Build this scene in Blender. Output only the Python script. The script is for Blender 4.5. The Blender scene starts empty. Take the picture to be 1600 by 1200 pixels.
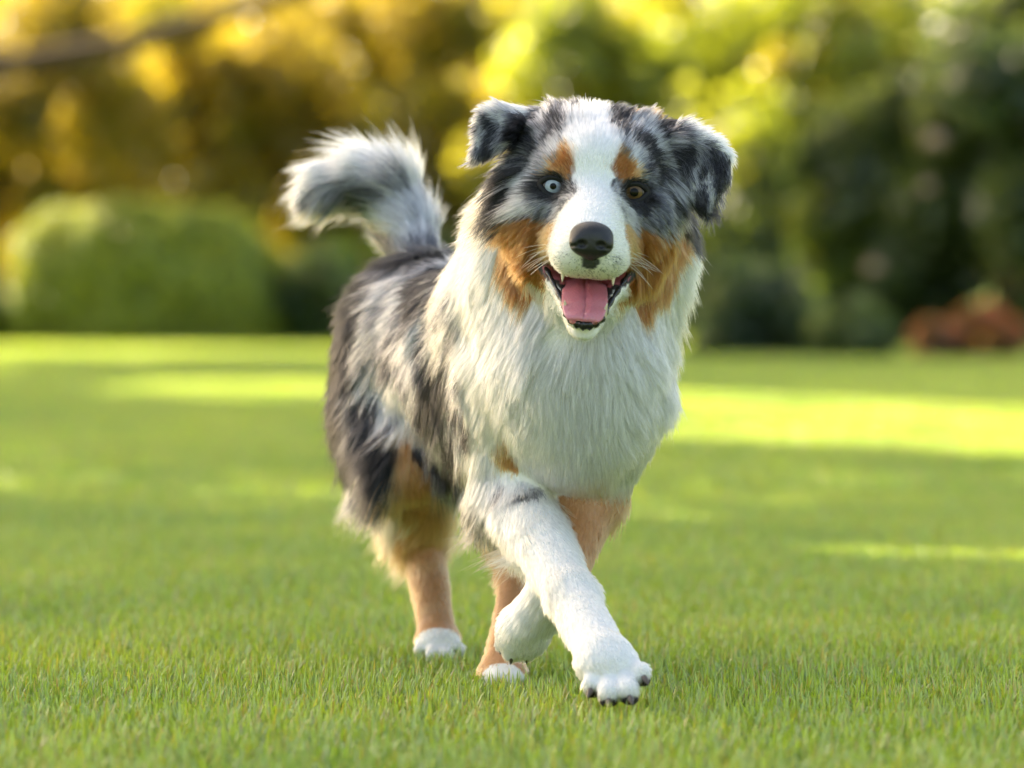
import bpy, math, random
import time as _t
_t0 = _t.time()
import numpy as np
from mathutils import Vector, Matrix
from mathutils.bvhtree import BVHTree
from mathutils.kdtree import KDTree

LAWN, GARDEN = True, True

scene = bpy.context.scene
COL = scene.collection
rng = np.random.default_rng(7)
random.seed(7)

# ---------------------------------------------------------------- camera
FPX = 6000.0                      # focal length in photograph pixels (1600 wide)
CAM = np.array([0.0, -4.0, 0.42])
PITCH = math.atan(150.0 / FPX)
cam_data = bpy.data.cameras.new("camera")
cam = bpy.data.objects.new("camera", cam_data)
COL.objects.link(cam)
cam.location = CAM
cam.rotation_euler = (math.pi / 2 - PITCH, 0, 0)
cam_data.sensor_width = 36.0
cam_data.lens = 36.0 * FPX / 1600.0
cam_data.clip_start = 0.1
cam_data.clip_end = 2000.0
cam_data.dof.use_dof = True
cam_data.dof.focus_distance = 3.93
cam_data.dof.aperture_fstop = 3.7
scene.camera = cam

# ---------------------------------------------------------------- sky and sun
SUN_EL = math.radians(33.0)
SUN_AZ = math.radians(-37.0)      # where the sun stands, clockwise from +Y (behind the dog, to the left)
world = bpy.data.worlds.new("World")
scene.world = world
world.use_nodes = True
wn = world.node_tree.nodes
wl = world.node_tree.links
wn.clear()
sky = wn.new("ShaderNodeTexSky")
sky.sky_type = 'NISHITA'
sky.sun_disc = False
sky.sun_elevation = SUN_EL
sky.sun_rotation = SUN_AZ
sky.air_density = 1.0
sky.dust_density = 3.5
sky.ozone_density = 0.6
bg = wn.new("ShaderNodeBackground")
bg.inputs["Strength"].default_value = 0.11
wo = wn.new("ShaderNodeOutputWorld")
tint = wn.new("ShaderNodeMix"); tint.data_type = 'RGBA'; tint.blend_type = 'MULTIPLY'     # hazy, warm evening air
tint.inputs["Factor"].default_value = 1.0
tint.inputs["B"].default_value = (1.0, 0.90, 0.76, 1)
wl.new(sky.outputs[0], tint.inputs["A"])
wl.new(tint.outputs["Result"], bg.inputs[0])
wl.new(bg.outputs[0], wo.inputs[0])

sun_data = bpy.data.lights.new("sun", 'SUN')
sun_data.energy = 5.0
sun_data.angle = math.radians(0.55)
sun_data.color = (1.0, 0.84, 0.58)
sun = bpy.data.objects.new("sun", sun_data)
COL.objects.link(sun)
SUN_DIR = Vector((math.sin(SUN_AZ) * math.cos(SUN_EL), math.cos(SUN_AZ) * math.cos(SUN_EL), math.sin(SUN_EL)))
sun.rotation_euler = SUN_DIR.to_track_quat('Z', 'Y').to_euler()
sun.location = SUN_DIR * 60

vs = scene.view_settings
vs.view_transform = 'Standard'
vs.look = 'None'
vs.gamma = 1.0
vs.use_curve_mapping = False
vs.exposure = 2.3
scene.cycles.use_denoising = True
scene.cycles.max_bounces = 14
scene.cycles.diffuse_bounces = 4
scene.cycles.glossy_bounces = 4
scene.cycles.transmission_bounces = 14
scene.cycles.transparent_max_bounces = 12
scene.cycles_curves.shape = 'RIBBONS'
scene.cycles_curves.subdivisions = 2

# ---------------------------------------------------------------- helpers
_RC = np.array(Matrix.Rotation(math.pi / 2 - PITCH, 3, 'X'))
def ray_dir(px, py):
    d = _RC @ np.array([(px - 800.0) / FPX, (600.0 - py) / FPX, -1.0])
    return d / np.linalg.norm(d)
def P(px, py, Y):
    """the point at depth Y (metres beyond the dog's shoulders) seen at photograph pixel (px, py)"""
    d = ray_dir(px, py)
    return CAM + d * ((Y - CAM[1]) / d[1])

def tag(o, label=None, cat=None, group=None, kind=None):
    if label: o["label"] = label
    if cat: o["category"] = cat
    if group: o["group"] = group
    if kind: o["kind"] = kind
    return o
def empty(name, loc=(0, 0, 0)):
    o = bpy.data.objects.new(name, None)
    o.location = loc
    o.empty_display_size = 0.2
    COL.objects.link(o)
    return o
def mesh_obj(name, verts, faces, mat=None, parent=None, smooth=True):
    me = bpy.data.meshes.new(name)
    verts = np.asarray(verts, dtype=np.float32)
    if isinstance(faces, np.ndarray):
        nf, k = faces.shape
        me.vertices.add(len(verts)); me.vertices.foreach_set("co", verts.ravel())
        me.loops.add(nf * k); me.loops.foreach_set("vertex_index", faces.astype(np.int32).ravel())
        me.polygons.add(nf)
        me.polygons.foreach_set("loop_start", np.arange(0, nf * k, k, dtype=np.int32))
        me.update(calc_edges=True)
    else:
        me.from_pydata([tuple(v) for v in verts], [], faces)
    if smooth:
        me.polygons.foreach_set("use_smooth", np.ones(len(me.polygons), dtype=bool))
    if mat: me.materials.append(mat)
    o = bpy.data.objects.new(name, me)
    COL.objects.link(o)
    if parent: o.parent = parent
    return o
def norm(v):
    v = np.asarray(v, dtype=float)
    return v / np.maximum(np.linalg.norm(v, axis=-1, keepdims=True), 1e-9)

def new_mat(name):
    m = bpy.data.materials.new(name)
    m.use_nodes = True
    nt = m.node_tree
    nt.nodes.clear()
    out = nt.nodes.new("ShaderNodeOutputMaterial")
    return m, nt, out
def principled(name, color, rough=0.6, spec=0.5, noise=None, coat=0.0, sss=0.0):
    m, nt, out = new_mat(name)
    b = nt.nodes.new("ShaderNodeBsdfPrincipled")
    b.inputs["Base Color"].default_value = (*color, 1)
    b.inputs["Roughness"].default_value = rough
    b.inputs["Specular IOR Level"].default_value = spec
    b.inputs["Coat Weight"].default_value = coat
    b.inputs["Coat Roughness"].default_value = 0.08
    if sss:
        b.inputs["Subsurface Weight"].default_value = sss
        b.inputs["Subsurface Radius"].default_value = (0.006, 0.002, 0.0015)
        b.inputs["Subsurface Scale"].default_value = 1.0
    if noise:
        sc, amount, bump = noise
        tc = nt.nodes.new("ShaderNodeTexCoord")
        n = nt.nodes.new("ShaderNodeTexNoise"); n.inputs["Scale"].default_value = sc; n.inputs["Detail"].default_value = 4
        nt.links.new(tc.outputs["Object"], n.inputs["Vector"])
        if amount:
            mx = nt.nodes.new("ShaderNodeMix"); mx.data_type = 'RGBA'
            mx.inputs["A"].default_value = (*[c * (1 - amount) for c in color], 1)
            mx.inputs["B"].default_value = (*[min(1, c * (1 + amount)) for c in color], 1)
            nt.links.new(n.outputs["Fac"], mx.inputs["Factor"])
            nt.links.new(mx.outputs["Result"], b.inputs["Base Color"])
        if bump:
            bp = nt.nodes.new("ShaderNodeBump"); bp.inputs["Strength"].default_value = bump; bp.inputs["Distance"].default_value = 0.001
            nt.links.new(n.outputs["Fac"], bp.inputs["Height"])
            nt.links.new(bp.outputs["Normal"], b.inputs["Normal"])
    nt.links.new(b.outputs[0], out.inputs["Surface"])
    return m

# ---- value noise in 3-D, for patterns and uneven edges
_PT = rng.random((32, 32, 32)).astype(np.float32)
def vnoise(p, scale, seed=0):
    q = np.asarray(p, dtype=np.float32) * scale + seed * 17.31
    i = np.floor(q).astype(int); f = q - i
    f = f * f * (3 - 2 * f)
    r = 0
    for dx in (0, 1):
        for dy in (0, 1):
            for dz in (0, 1):
                w = (f[:, 0] if dx else 1 - f[:, 0]) * (f[:, 1] if dy else 1 - f[:, 1]) * (f[:, 2] if dz else 1 - f[:, 2])
                r = r + w * _PT[(i[:, 0] + dx) % 32, (i[:, 1] + dy) % 32, (i[:, 2] + dz) % 32]
    return r
def fnoise(p, scale, seed=0, octs=3):
    r, a, t = 0, 1.0, 0
    for k in range(octs):
        r = r + a * vnoise(p, scale * 2 ** k, seed + k); t += a; a *= 0.5
    return r / t

# ---- distance-field modelling: a voxel field, smooth unions, and a mesh from its zero surface
class Field:
    def __init__(self, lo, hi, h):
        self.lo = np.array(lo, float); self.h = h
        self.n = np.ceil((np.array(hi) - self.lo) / h).astype(int) + 1
        self.f = np.full(self.n, 0.12, dtype=np.float32)
        self.ax = [self.lo[i] + h * np.arange(self.n[i]) for i in range(3)]
    def block(self, lo, hi):
        a = np.clip(np.floor((np.array(lo) - self.lo) / self.h).astype(int), 0, self.n)
        b = np.clip(np.ceil((np.array(hi) - self.lo) / self.h).astype(int) + 1, 0, self.n)
        sl = tuple(slice(a[i], b[i]) for i in range(3))
        X, Y, Z = np.meshgrid(*[self.ax[i][sl[i]].astype(np.float32) for i in range(3)], indexing='ij')
        return sl, np.stack([X, Y, Z], -1)
    def put(self, d, sl, k, sub=False):
        f = self.f[sl]
        if sub:                                        # smooth subtraction
            h = np.clip(0.5 - 0.5 * (f + d) / k, 0, 1)
            self.f[sl] = f * (1 - h) + (-d) * h + k * h * (1 - h)
        else:
            h = np.clip(0.5 + 0.5 * (d - f) / k, 0, 1)
            self.f[sl] = d * (1 - h) + f * h - k * h * (1 - h)
    def cone(self, a, b, ra, rb, k=0.02, sub=False):
        a = np.asarray(a, np.float32); b = np.asarray(b, np.float32)
        m = max(ra, rb) + 0.06
        sl, p = self.block(np.minimum(a, b) - m, np.maximum(a, b) + m)
        ab = b - a
        t = np.clip(((p - a) @ ab) / max(float(ab @ ab), 1e-9), 0, 1)
        d = np.linalg.norm(p - (a + t[..., None] * ab), axis=-1) - (ra + (rb - ra) * t)
        self.put(d, sl, k, sub)
    def ell(self, c, r, R=None, k=0.02, sub=False):
        c = np.asarray(c, np.float32); r = np.asarray(r, np.float32)
        m = float(r.max()) + 0.06
        sl, p = self.block(c - m, c + m)
        q = p - c
        if R is not None: q = q @ np.asarray(R, np.float32)      # columns of R: the ellipsoid's axes
        k0 = np.linalg.norm(q / r, axis=-1); k1 = np.linalg.norm(q / (r * r), axis=-1)
        self.put(k0 * (k0 - 1) / np.maximum(k1, 1e-6), sl, k, sub)
    def tri(self, a, b, c, r, k=0.008):
        a, b, c = [np.asarray(v, np.float32) for v in (a, b, c)]
        m = r + 0.06
        sl, p = self.block(np.minimum(np.minimum(a, b), c) - m, np.maximum(np.maximum(a, b), c) + m)
        ba, pa, cb, pb, ac, pc = b - a, p - a, c - b, p - b, a - c, p - c
        nor = np.cross(ba, ac)
        dot = lambda u, v: (u * v).sum(-1)
        ins = (np.sign(dot(np.cross(ba, nor), pa)) + np.sign(dot(np.cross(cb, nor), pb)) + np.sign(dot(np.cross(ac, nor), pc))) < 2
        def seg(e, q):
            t = np.clip(dot(q, e) / float(e @ e), 0, 1)
            return ((q - e * t[..., None]) ** 2).sum(-1)
        edge = np.minimum(np.minimum(seg(ba, pa), seg(cb, pb)), seg(ac, pc))
        plane = dot(pa, nor) ** 2 / float(nor @ nor)
        self.put(np.sqrt(np.where(ins, edge, plane)) - r, sl, k)
    def mesh(self):
        f = self.f; s = f < 0
        c = np.zeros(np.array(f.shape) - 1, dtype=np.int8)
        for dx in (0, 1):
            for dy in (0, 1):
                for dz in (0, 1):
                    c += s[dx:f.shape[0] - 1 + dx, dy:f.shape[1] - 1 + dy, dz:f.shape[2] - 1 + dz]
        cells = np.argwhere((c > 0) & (c < 8))
        idx = np.full(c.shape, -1, dtype=np.int32)
        idx[tuple(cells.T)] = np.arange(len(cells))
        acc = np.zeros((len(cells), 3)); cnt = np.zeros(len(cells))
        corners = [(i, j, k) for i in (0, 1) for j in (0, 1) for k in (0, 1)]
        for a in corners:
            for b in corners:
                if sum(abs(a[i] - b[i]) for i in range(3)) != 1 or a > b: continue
                fa = f[tuple((cells + a).T)]; fb = f[tuple((cells + b).T)]
                m = (fa < 0) != (fb < 0)
                t = np.where(m, fa / np.where(m, fa - fb, 1), 0)
                pt = np.array(a) + (np.array(b) - np.array(a)) * t[:, None]
                acc[m] += pt[m]; cnt[m] += 1
        v = self.lo + self.h * (cells + acc / cnt[:, None])
        quads = []
        for ax in range(3):
            o1, o2 = [(1, 2), (2, 0), (0, 1)][ax]
            e = np.array(f.shape); e[ax] -= 1
            lo = [slice(None)] * 3; hi = [slice(None)] * 3
            lo[ax] = slice(0, -1); hi[ax] = slice(1, None)
            d = s[tuple(lo)].astype(np.int8) - s[tuple(hi)].astype(np.int8)
            E = np.argwhere(d != 0); sg = d[tuple(E.T)]
            ok = (E[:, o1] > 0) & (E[:, o2] > 0) & (E[:, o1] < c.shape[o1]) & (E[:, o2] < c.shape[o2])
            E = E[ok]; sg = sg[ok]
            u1 = np.zeros(3, int); u1[o1] = 1
            u2 = np.zeros(3, int); u2[o2] = 1
            q = np.stack([idx[tuple((E - u1 - u2).T)], idx[tuple((E - u2).T)], idx[tuple(E.T)], idx[tuple((E - u1).T)]], 1)
            q[sg < 0] = q[sg < 0][:, ::-1]
            quads.append(q)
        return v, np.concatenate(quads)

def tube(path, rad, seg=8, closed=False):
    path = np.asarray(path, float); n = len(path)
    rad = np.broadcast_to(rad, (n,))
    T = norm(np.roll(path, -1, 0) - np.roll(path, 1, 0)) if closed else norm(np.gradient(path, axis=0))
    ref = np.array([0.0, 1.0, 0.01]); V, F_ = [], []
    for i in range(n):
        a = norm(np.cross(T[i], ref)); bb = np.cross(T[i], a)
        for j in range(seg):
            t = 2 * math.pi * j / seg
            V.append(path[i] + rad[i] * (math.cos(t) * a + math.sin(t) * bb))
    for i in range(n if closed else n - 1):
        for j in range(seg):
            k = (j + 1) % seg; i2 = (i + 1) % n
            F_.append((i * seg + j, i2 * seg + j, i2 * seg + k, i * seg + k))
    if not closed:
        F_.append(tuple(range(seg))); F_.append(tuple((n - 1) * seg + j for j in reversed(range(seg))))
    return np.array(V), F_
def catmull(pts, n):
    pts = np.asarray(pts, float); k = len(pts)
    ext = np.vstack([2 * pts[0] - pts[1], pts, 2 * pts[-1] - pts[-2]])
    res = []
    for t in np.linspace(0, k - 1 - 1e-6, n):
        i = int(t); f = t - i
        p0, p1, p2, p3 = ext[i:i + 4]
        res.append(.5 * ((2 * p1) + (-p0 + p2) * f + (2 * p0 - 5 * p1 + 4 * p2 - p3) * f * f + (-p0 + 3 * p1 - 3 * p2 + p3) * f ** 3))
    return np.array(res)

# ================================================================ lawn
def leaf_mat(name, trans=.45, gloss=.12, rough=.45, var=0.0):
    """thin leaf: reflects, lets light through, slight sheen; colour from the 'col' attribute"""
    m, nt, out = new_mat(name)
    L_ = nt.links
    at = nt.nodes.new("ShaderNodeAttribute"); at.attribute_name = "col"
    colour = at.outputs["Color"]
    if var:
        geo = nt.nodes.new("ShaderNodeNewGeometry")
        n = nt.nodes.new("ShaderNodeTexNoise"); n.inputs["Scale"].default_value = 1.6; n.inputs["Detail"].default_value = 5
        L_.new(geo.outputs["Position"], n.inputs["Vector"])
        hs = nt.nodes.new("ShaderNodeHueSaturation")
        mr = nt.nodes.new("ShaderNodeMapRange"); mr.inputs["From Min"].default_value = .3; mr.inputs["From Max"].default_value = .7
        mr.inputs["To Min"].default_value = 1 - var; mr.inputs["To Max"].default_value = 1 + var
        L_.new(n.outputs["Fac"], mr.inputs["Value"]); L_.new(mr.outputs[0], hs.inputs["Value"])
        mr2 = nt.nodes.new("ShaderNodeMapRange"); mr2.inputs["From Min"].default_value = .3; mr2.inputs["From Max"].default_value = .7
        mr2.inputs["To Min"].default_value = .515; mr2.inputs["To Max"].default_value = .485
        L_.new(n.outputs["Fac"], mr2.inputs["Value"]); L_.new(mr2.outputs[0], hs.inputs["Hue"])
        L_.new(colour, hs.inputs["Color"]); colour = hs.outputs[0]
    d = nt.nodes.new("ShaderNodeBsdfDiffuse"); t = nt.nodes.new("ShaderNodeBsdfTranslucent"); g = nt.nodes.new("ShaderNodeBsdfGlossy")
    g.inputs["Roughness"].default_value = rough
    g.inputs["Color"].default_value = (.8, .8, .8, 1)
    L_.new(colour, d.inputs["Color"])
    tc = nt.nodes.new("ShaderNodeMix"); tc.data_type = 'RGBA'; tc.blend_type = 'MULTIPLY'; tc.inputs["Factor"].default_value = 1
    tc.inputs["B"].default_value = (1.75, 1.55, .75, 1)        # light coming through a leaf is yellower
    L_.new(colour, tc.inputs["A"]); L_.new(tc.outputs["Result"], t.inputs["Color"])
    m1 = nt.nodes.new("ShaderNodeMixShader"); m1.inputs[0].default_value = trans
    L_.new(d.outputs[0], m1.inputs[1]); L_.new(t.outputs[0], m1.inputs[2])
    m2 = nt.nodes.new("ShaderNodeMixShader"); m2.inputs[0].default_value = gloss
    L_.new(m1.outputs[0], m2.inputs[1]); L_.new(g.outputs[0], m2.inputs[2])
    L_.new(m2.outputs[0], out.inputs["Surface"])
    return m
def set_col(o, cols, dom='POINT'):
    c4 = np.ones((len(cols), 4), dtype=np.float32); c4[:, :3] = cols
    ca = o.data.color_attributes.new("col", 'FLOAT_COLOR', dom)
    ca.data.foreach_set("color", c4.ravel())

def blades(n, size, h0, h1, w0, w1, seed):
    """a square tile of n bent grass blades, as one mesh"""
    r = np.random.default_rng(seed)
    p = (r.random((n, 2)) - .5) * size
    h = h0 + (h1 - h0) * r.random(n) ** 1.6
    w = w0 + (w1 - w0) * r.random(n)
    broad = r.random(n) < .03
    w = np.where(broad, w * 2.6, w); h = np.where(broad, h * .75, h)
    az = r.random(n) * 2 * math.pi
    fx, fy = np.cos(az), np.sin(az)
    lean = r.normal(0, .8, n); lean = np.clip(np.abs(lean), .05, 1.25)
    V = np.zeros((n, 7, 3)); 
    x = np.zeros(n); z = np.zeros(n)
    for k in range(3):
        s = k / 3
        ww = w * (1, .92, .62)[k] * .5
        V[:, 2 * k, 0] = p[:, 0] + fx * x - fy * ww; V[:, 2 * k, 1] = p[:, 1] + fy * x + fx * ww; V[:, 2 * k, 2] = z
        V[:, 2 * k + 1, 0] = p[:, 0] + fx * x + fy * ww; V[:, 2 * k + 1, 1] = p[:, 1] + fy * x - fx * ww; V[:, 2 * k + 1, 2] = z
        a = lean * (.35 + 1.0 * s)
        x = x + np.sin(a) * h / 3; z = z + np.cos(a) * h / 3
    V[:, 6, 0] = p[:, 0] + fx * x; V[:, 6, 1] = p[:, 1] + fy * x; V[:, 6, 2] = z
    i = np.arange(n)[:, None] * 7
    T = np.concatenate([i + np.array([[0, 1, 3]]), i + np.array([[0, 3, 2]]), i + np.array([[2, 3, 5]]), i + np.array([[2, 5, 4]]), i + np.array([[4, 5, 6]])])
    base = np.array([.245, .385, .036])
    c = base[None] * (.72 + .56 * r.random((n, 1)))
    yel = r.random(n) < .14
    c[yel] = np.array([.34, .34, .06]) * (.8 + .4 * r.random((yel.sum(), 1)))
    dry = r.random(n) < .025
    c[dry] = np.array([.34, .29, .13])
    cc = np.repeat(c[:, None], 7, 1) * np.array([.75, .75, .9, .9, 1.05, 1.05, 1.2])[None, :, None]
    return V.reshape(-1, 3), T, cc.reshape(-1, 3)

if LAWN:
    m_ground, nt, out = new_mat("turf_soil")
    b = nt.nodes.new("ShaderNodeBsdfPrincipled"); b.inputs["Roughness"].default_value = .95; b.inputs["Specular IOR Level"].default_value = .1
    tc = nt.nodes.new("ShaderNodeTexCoord")
    n1 = nt.nodes.new("ShaderNodeTexNoise"); n1.inputs["Scale"].default_value = 9; n1.inputs["Detail"].default_value = 8
    cr = nt.nodes.new("ShaderNodeValToRGB")
    cr.color_ramp.elements[0].color = (.08, .135, .018, 1); cr.color_ramp.elements[1].color = (.14, .22, .03, 1)
    cr.color_ramp.elements[0].position = .35; cr.color_ramp.elements[1].position = .68
    nt.links.new(tc.outputs["Object"], n1.inputs["Vector"]); nt.links.new(n1.outputs["Fac"], cr.inputs["Fac"])
    nt.links.new(cr.outputs[0], b.inputs["Base Color"]); nt.links.new(b.outputs[0], out.inputs["Surface"])
    gx = np.linspace(-1, 1, 41); gx = np.sign(gx) * np.abs(gx) ** 2.2 * 600
    gv = np.array([(x, y + 10, 0) for y in gx for x in gx])
    i = np.arange(40)[:, None] * 41 + np.arange(40)[None]
    gf = np.stack([i, i + 1, i + 42, i + 41], -1).reshape(-1, 4)
    ground = mesh_obj("ground", gv, gf, m_ground); tag(ground, kind="structure")
    m_grass = leaf_mat("grass_blades", trans=.42, gloss=.14, rough=.42, var=.18)
    def turf(name, tile, n, h0, h1, w0, w1, cells, seed, label):
        col_v = bpy.data.collections.new(name + "_tiles")
        for k in range(3):
            v_, f_, c_ = blades(n, tile * 1.04, h0, h1, w0, w1, seed + k)
            me = bpy.data.meshes.new("tile")
            me.vertices.add(len(v_)); me.vertices.foreach_set("co", v_.astype(np.float32).ravel())
            me.loops.add(f_.size); me.loops.foreach_set("vertex_index", f_.astype(np.int32).ravel())
            me.polygons.add(len(f_)); me.polygons.foreach_set("loop_start", np.arange(0, f_.size, 3, dtype=np.int32))
            me.update(calc_edges=True)
            me.materials.append(m_grass)
            o = bpy.data.objects.new("turf_tile", me)
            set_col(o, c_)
            col_v.objects.link(o)
        pts = np.array(cells)
        me = bpy.data.meshes.new(name); me.vertices.add(len(pts)); me.vertices.foreach_set("co", pts.astype(np.float32).ravel())
        r = np.random.default_rng(seed)
        ra = me.attributes.new("turn", 'FLOAT', 'POINT'); ra.data.foreach_set("value", (r.integers(0, 4, len(pts)) * math.pi / 2).astype(np.float32))
        ia = me.attributes.new("pick", 'INT', 'POINT'); ia.data.foreach_set("value", r.integers(0, 3, len(pts)).astype(np.int32))
        me.materials.append(m_grass)
        o = bpy.data.objects.new(name, me); COL.objects.link(o)
        ng = bpy.data.node_groups.new(name, 'GeometryNodeTree')
        ng.interface.new_socket("Geometry", in_out='INPUT', socket_type='NodeSocketGeometry')
        ng.interface.new_socket("Geometry", in_out='OUTPUT', socket_type='NodeSocketGeometry')
        N = ng.nodes; K = ng.links
        gi, go = N.new("NodeGroupInput"), N.new("NodeGroupOutput")
        ci = N.new("GeometryNodeCollectionInfo"); ci.inputs["Collection"].default_value = col_v
        ci.inputs["Separate Children"].default_value = True; ci.inputs["Reset Children"].default_value = True
        ip = N.new("GeometryNodeInstanceOnPoints"); ip.inputs["Pick Instance"].default_value = True
        a1 = N.new("GeometryNodeInputNamedAttribute"); a1.data_type = 'INT'; a1.inputs["Name"].default_value = "pick"
        a2 = N.new("GeometryNodeInputNamedAttribute"); a2.data_type = 'FLOAT'; a2.inputs["Name"].default_value = "turn"
        cx = N.new("ShaderNodeCombineXYZ")
        K.new(a2.outputs["Attribute"], cx.inputs["Z"])
        K.new(gi.outputs[0], ip.inputs["Points"]); K.new(ci.outputs[0], ip.inputs["Instance"])
        K.new(a1.outputs["Attribute"], ip.inputs["Instance Index"]); K.new(cx.outputs[0], ip.inputs["Rotation"])
        K.new(ip.outputs[0], go.inputs[0])
        md = o.modifiers.new("turf", 'NODES'); md.node_group = ng
        tag(o, label, "grass", kind="stuff")
        return o
    S = .25
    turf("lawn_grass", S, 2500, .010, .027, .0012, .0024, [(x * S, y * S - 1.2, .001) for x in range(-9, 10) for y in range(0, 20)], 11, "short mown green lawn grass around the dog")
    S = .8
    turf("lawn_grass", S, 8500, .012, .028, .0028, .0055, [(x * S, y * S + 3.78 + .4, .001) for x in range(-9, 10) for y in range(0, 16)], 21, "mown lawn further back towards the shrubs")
    turf("lawn_grass", 1.6, 7500, .016, .032, .008, .014, [(x * 1.6, y * 1.6 + 16.6 + .8, .001) for x in range(-8, 9) for y in range(0, 12)], 31, "far lawn at the foot of the hedges")

# ================================================================ shrubs and trees
def leaf_mesh(name, pos, nor, size, cols, mat, parent, r):
    """many small folded leaves as one mesh"""
    n = len(pos)
    t = norm(np.cross(nor, r.normal(size=(n, 3)))); b_ = np.cross(nor, t)
    s = (size * (.6 + .8 * r.random(n)))[:, None]
    w = .30 * s
    V = np.stack([pos - t * s * .5, pos + b_ * w + nor * s * .06, pos + t * s * .5 - nor * s * .1, pos - b_ * w + nor * s * .06], 1).reshape(-1, 3)
    i = np.arange(n)[:, None] * 4
    Fq = i + np.array([[0, 1, 2, 3]])
    o = mesh_obj(name, V, Fq, mat, parent, smooth=False)
    set_col(o, np.repeat(cols, 4, 0))
    return o
def lumps_crown(r, center, radii, nl, lump, n, flat=0.0):
    """leaf positions in lumps spread through an ellipsoid: dense clumps with gaps between"""
    q = r.normal(size=(nl, 3)); q /= np.linalg.norm(q, axis=1, keepdims=True)
    q *= (r.random((nl, 1)) ** .45)
    c = np.array(center) + q * np.array(radii)
    k = r.integers(0, nl, n)
    d = r.normal(size=(n, 3)); d /= np.linalg.norm(d, axis=1, keepdims=True)
    rad = lump * (.6 + .8 * r.random(nl))[k] * (r.random(n) ** .4)
    pos = c[k] + d * rad[:, None]
    nor = norm(d * .5 + r.normal(size=(n, 3)) * .7 + np.array([0, 0, .6]))
    return pos, nor, k
def limb(path, rad, mat, name, parent, seg=8):
    v_, f_ = tube(catmull(path, 14), np.interp(np.linspace(0, 1, 14), np.linspace(0, 1, len(rad)), rad), seg)
    return mesh_obj(name, v_, f_, mat, parent)
m_bark = principled("bark", (.10, .065, .04), .9, .2, noise=(14, .45, .9))
m_leaf = leaf_mat("leaves", trans=.62, gloss=.08, rough=.4)
m_leaf_dense = leaf_mat("hedge_leaves", trans=.32, gloss=.08, rough=.4)
def palette(r, k, cols, jit=.35):
    cols = np.array(cols); pick = cols[r.integers(0, len(cols), int(k.max()) + 1)][k]
    return pick * (1 + (r.random((len(k), 1)) - .5) * 2 * jit)
def shrub(name, label, cat, base, radii, zc, nl, lump, n, size, cols, seed, group=None, stems=4, trunk_r=.04, mat=None):
    r = np.random.default_rng(seed)
    root = empty(name, (base[0], base[1], 0))
    tag(root, label, cat, group)
    pos, nor, k = lumps_crown(r, (0, 0, zc), radii, nl, lump, n)
    m = pos[:, 2] > .02
    pos, nor, k = pos[m], nor[m], k[m]
    leaf_mesh("crown", pos, nor, size, palette(r, k, cols), mat or m_leaf, root, r)
    for i in range(stems):
        a = 2 * math.pi * (i + r.random()) / stems
        e = np.array([math.cos(a) * radii[0] * .6, math.sin(a) * radii[1] * .6, zc + radii[2] * .4])
        limb([(math.cos(a) * trunk_r, math.sin(a) * trunk_r, -.02), (e[0] * .3, e[1] * .3, e[2] * .4), (e[0] * .7, e[1] * .7, e[2] * .75), e], [trunk_r, trunk_r * .7, trunk_r * .45, trunk_r * .15], m_bark, "trunk", root)
    return root

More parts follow.
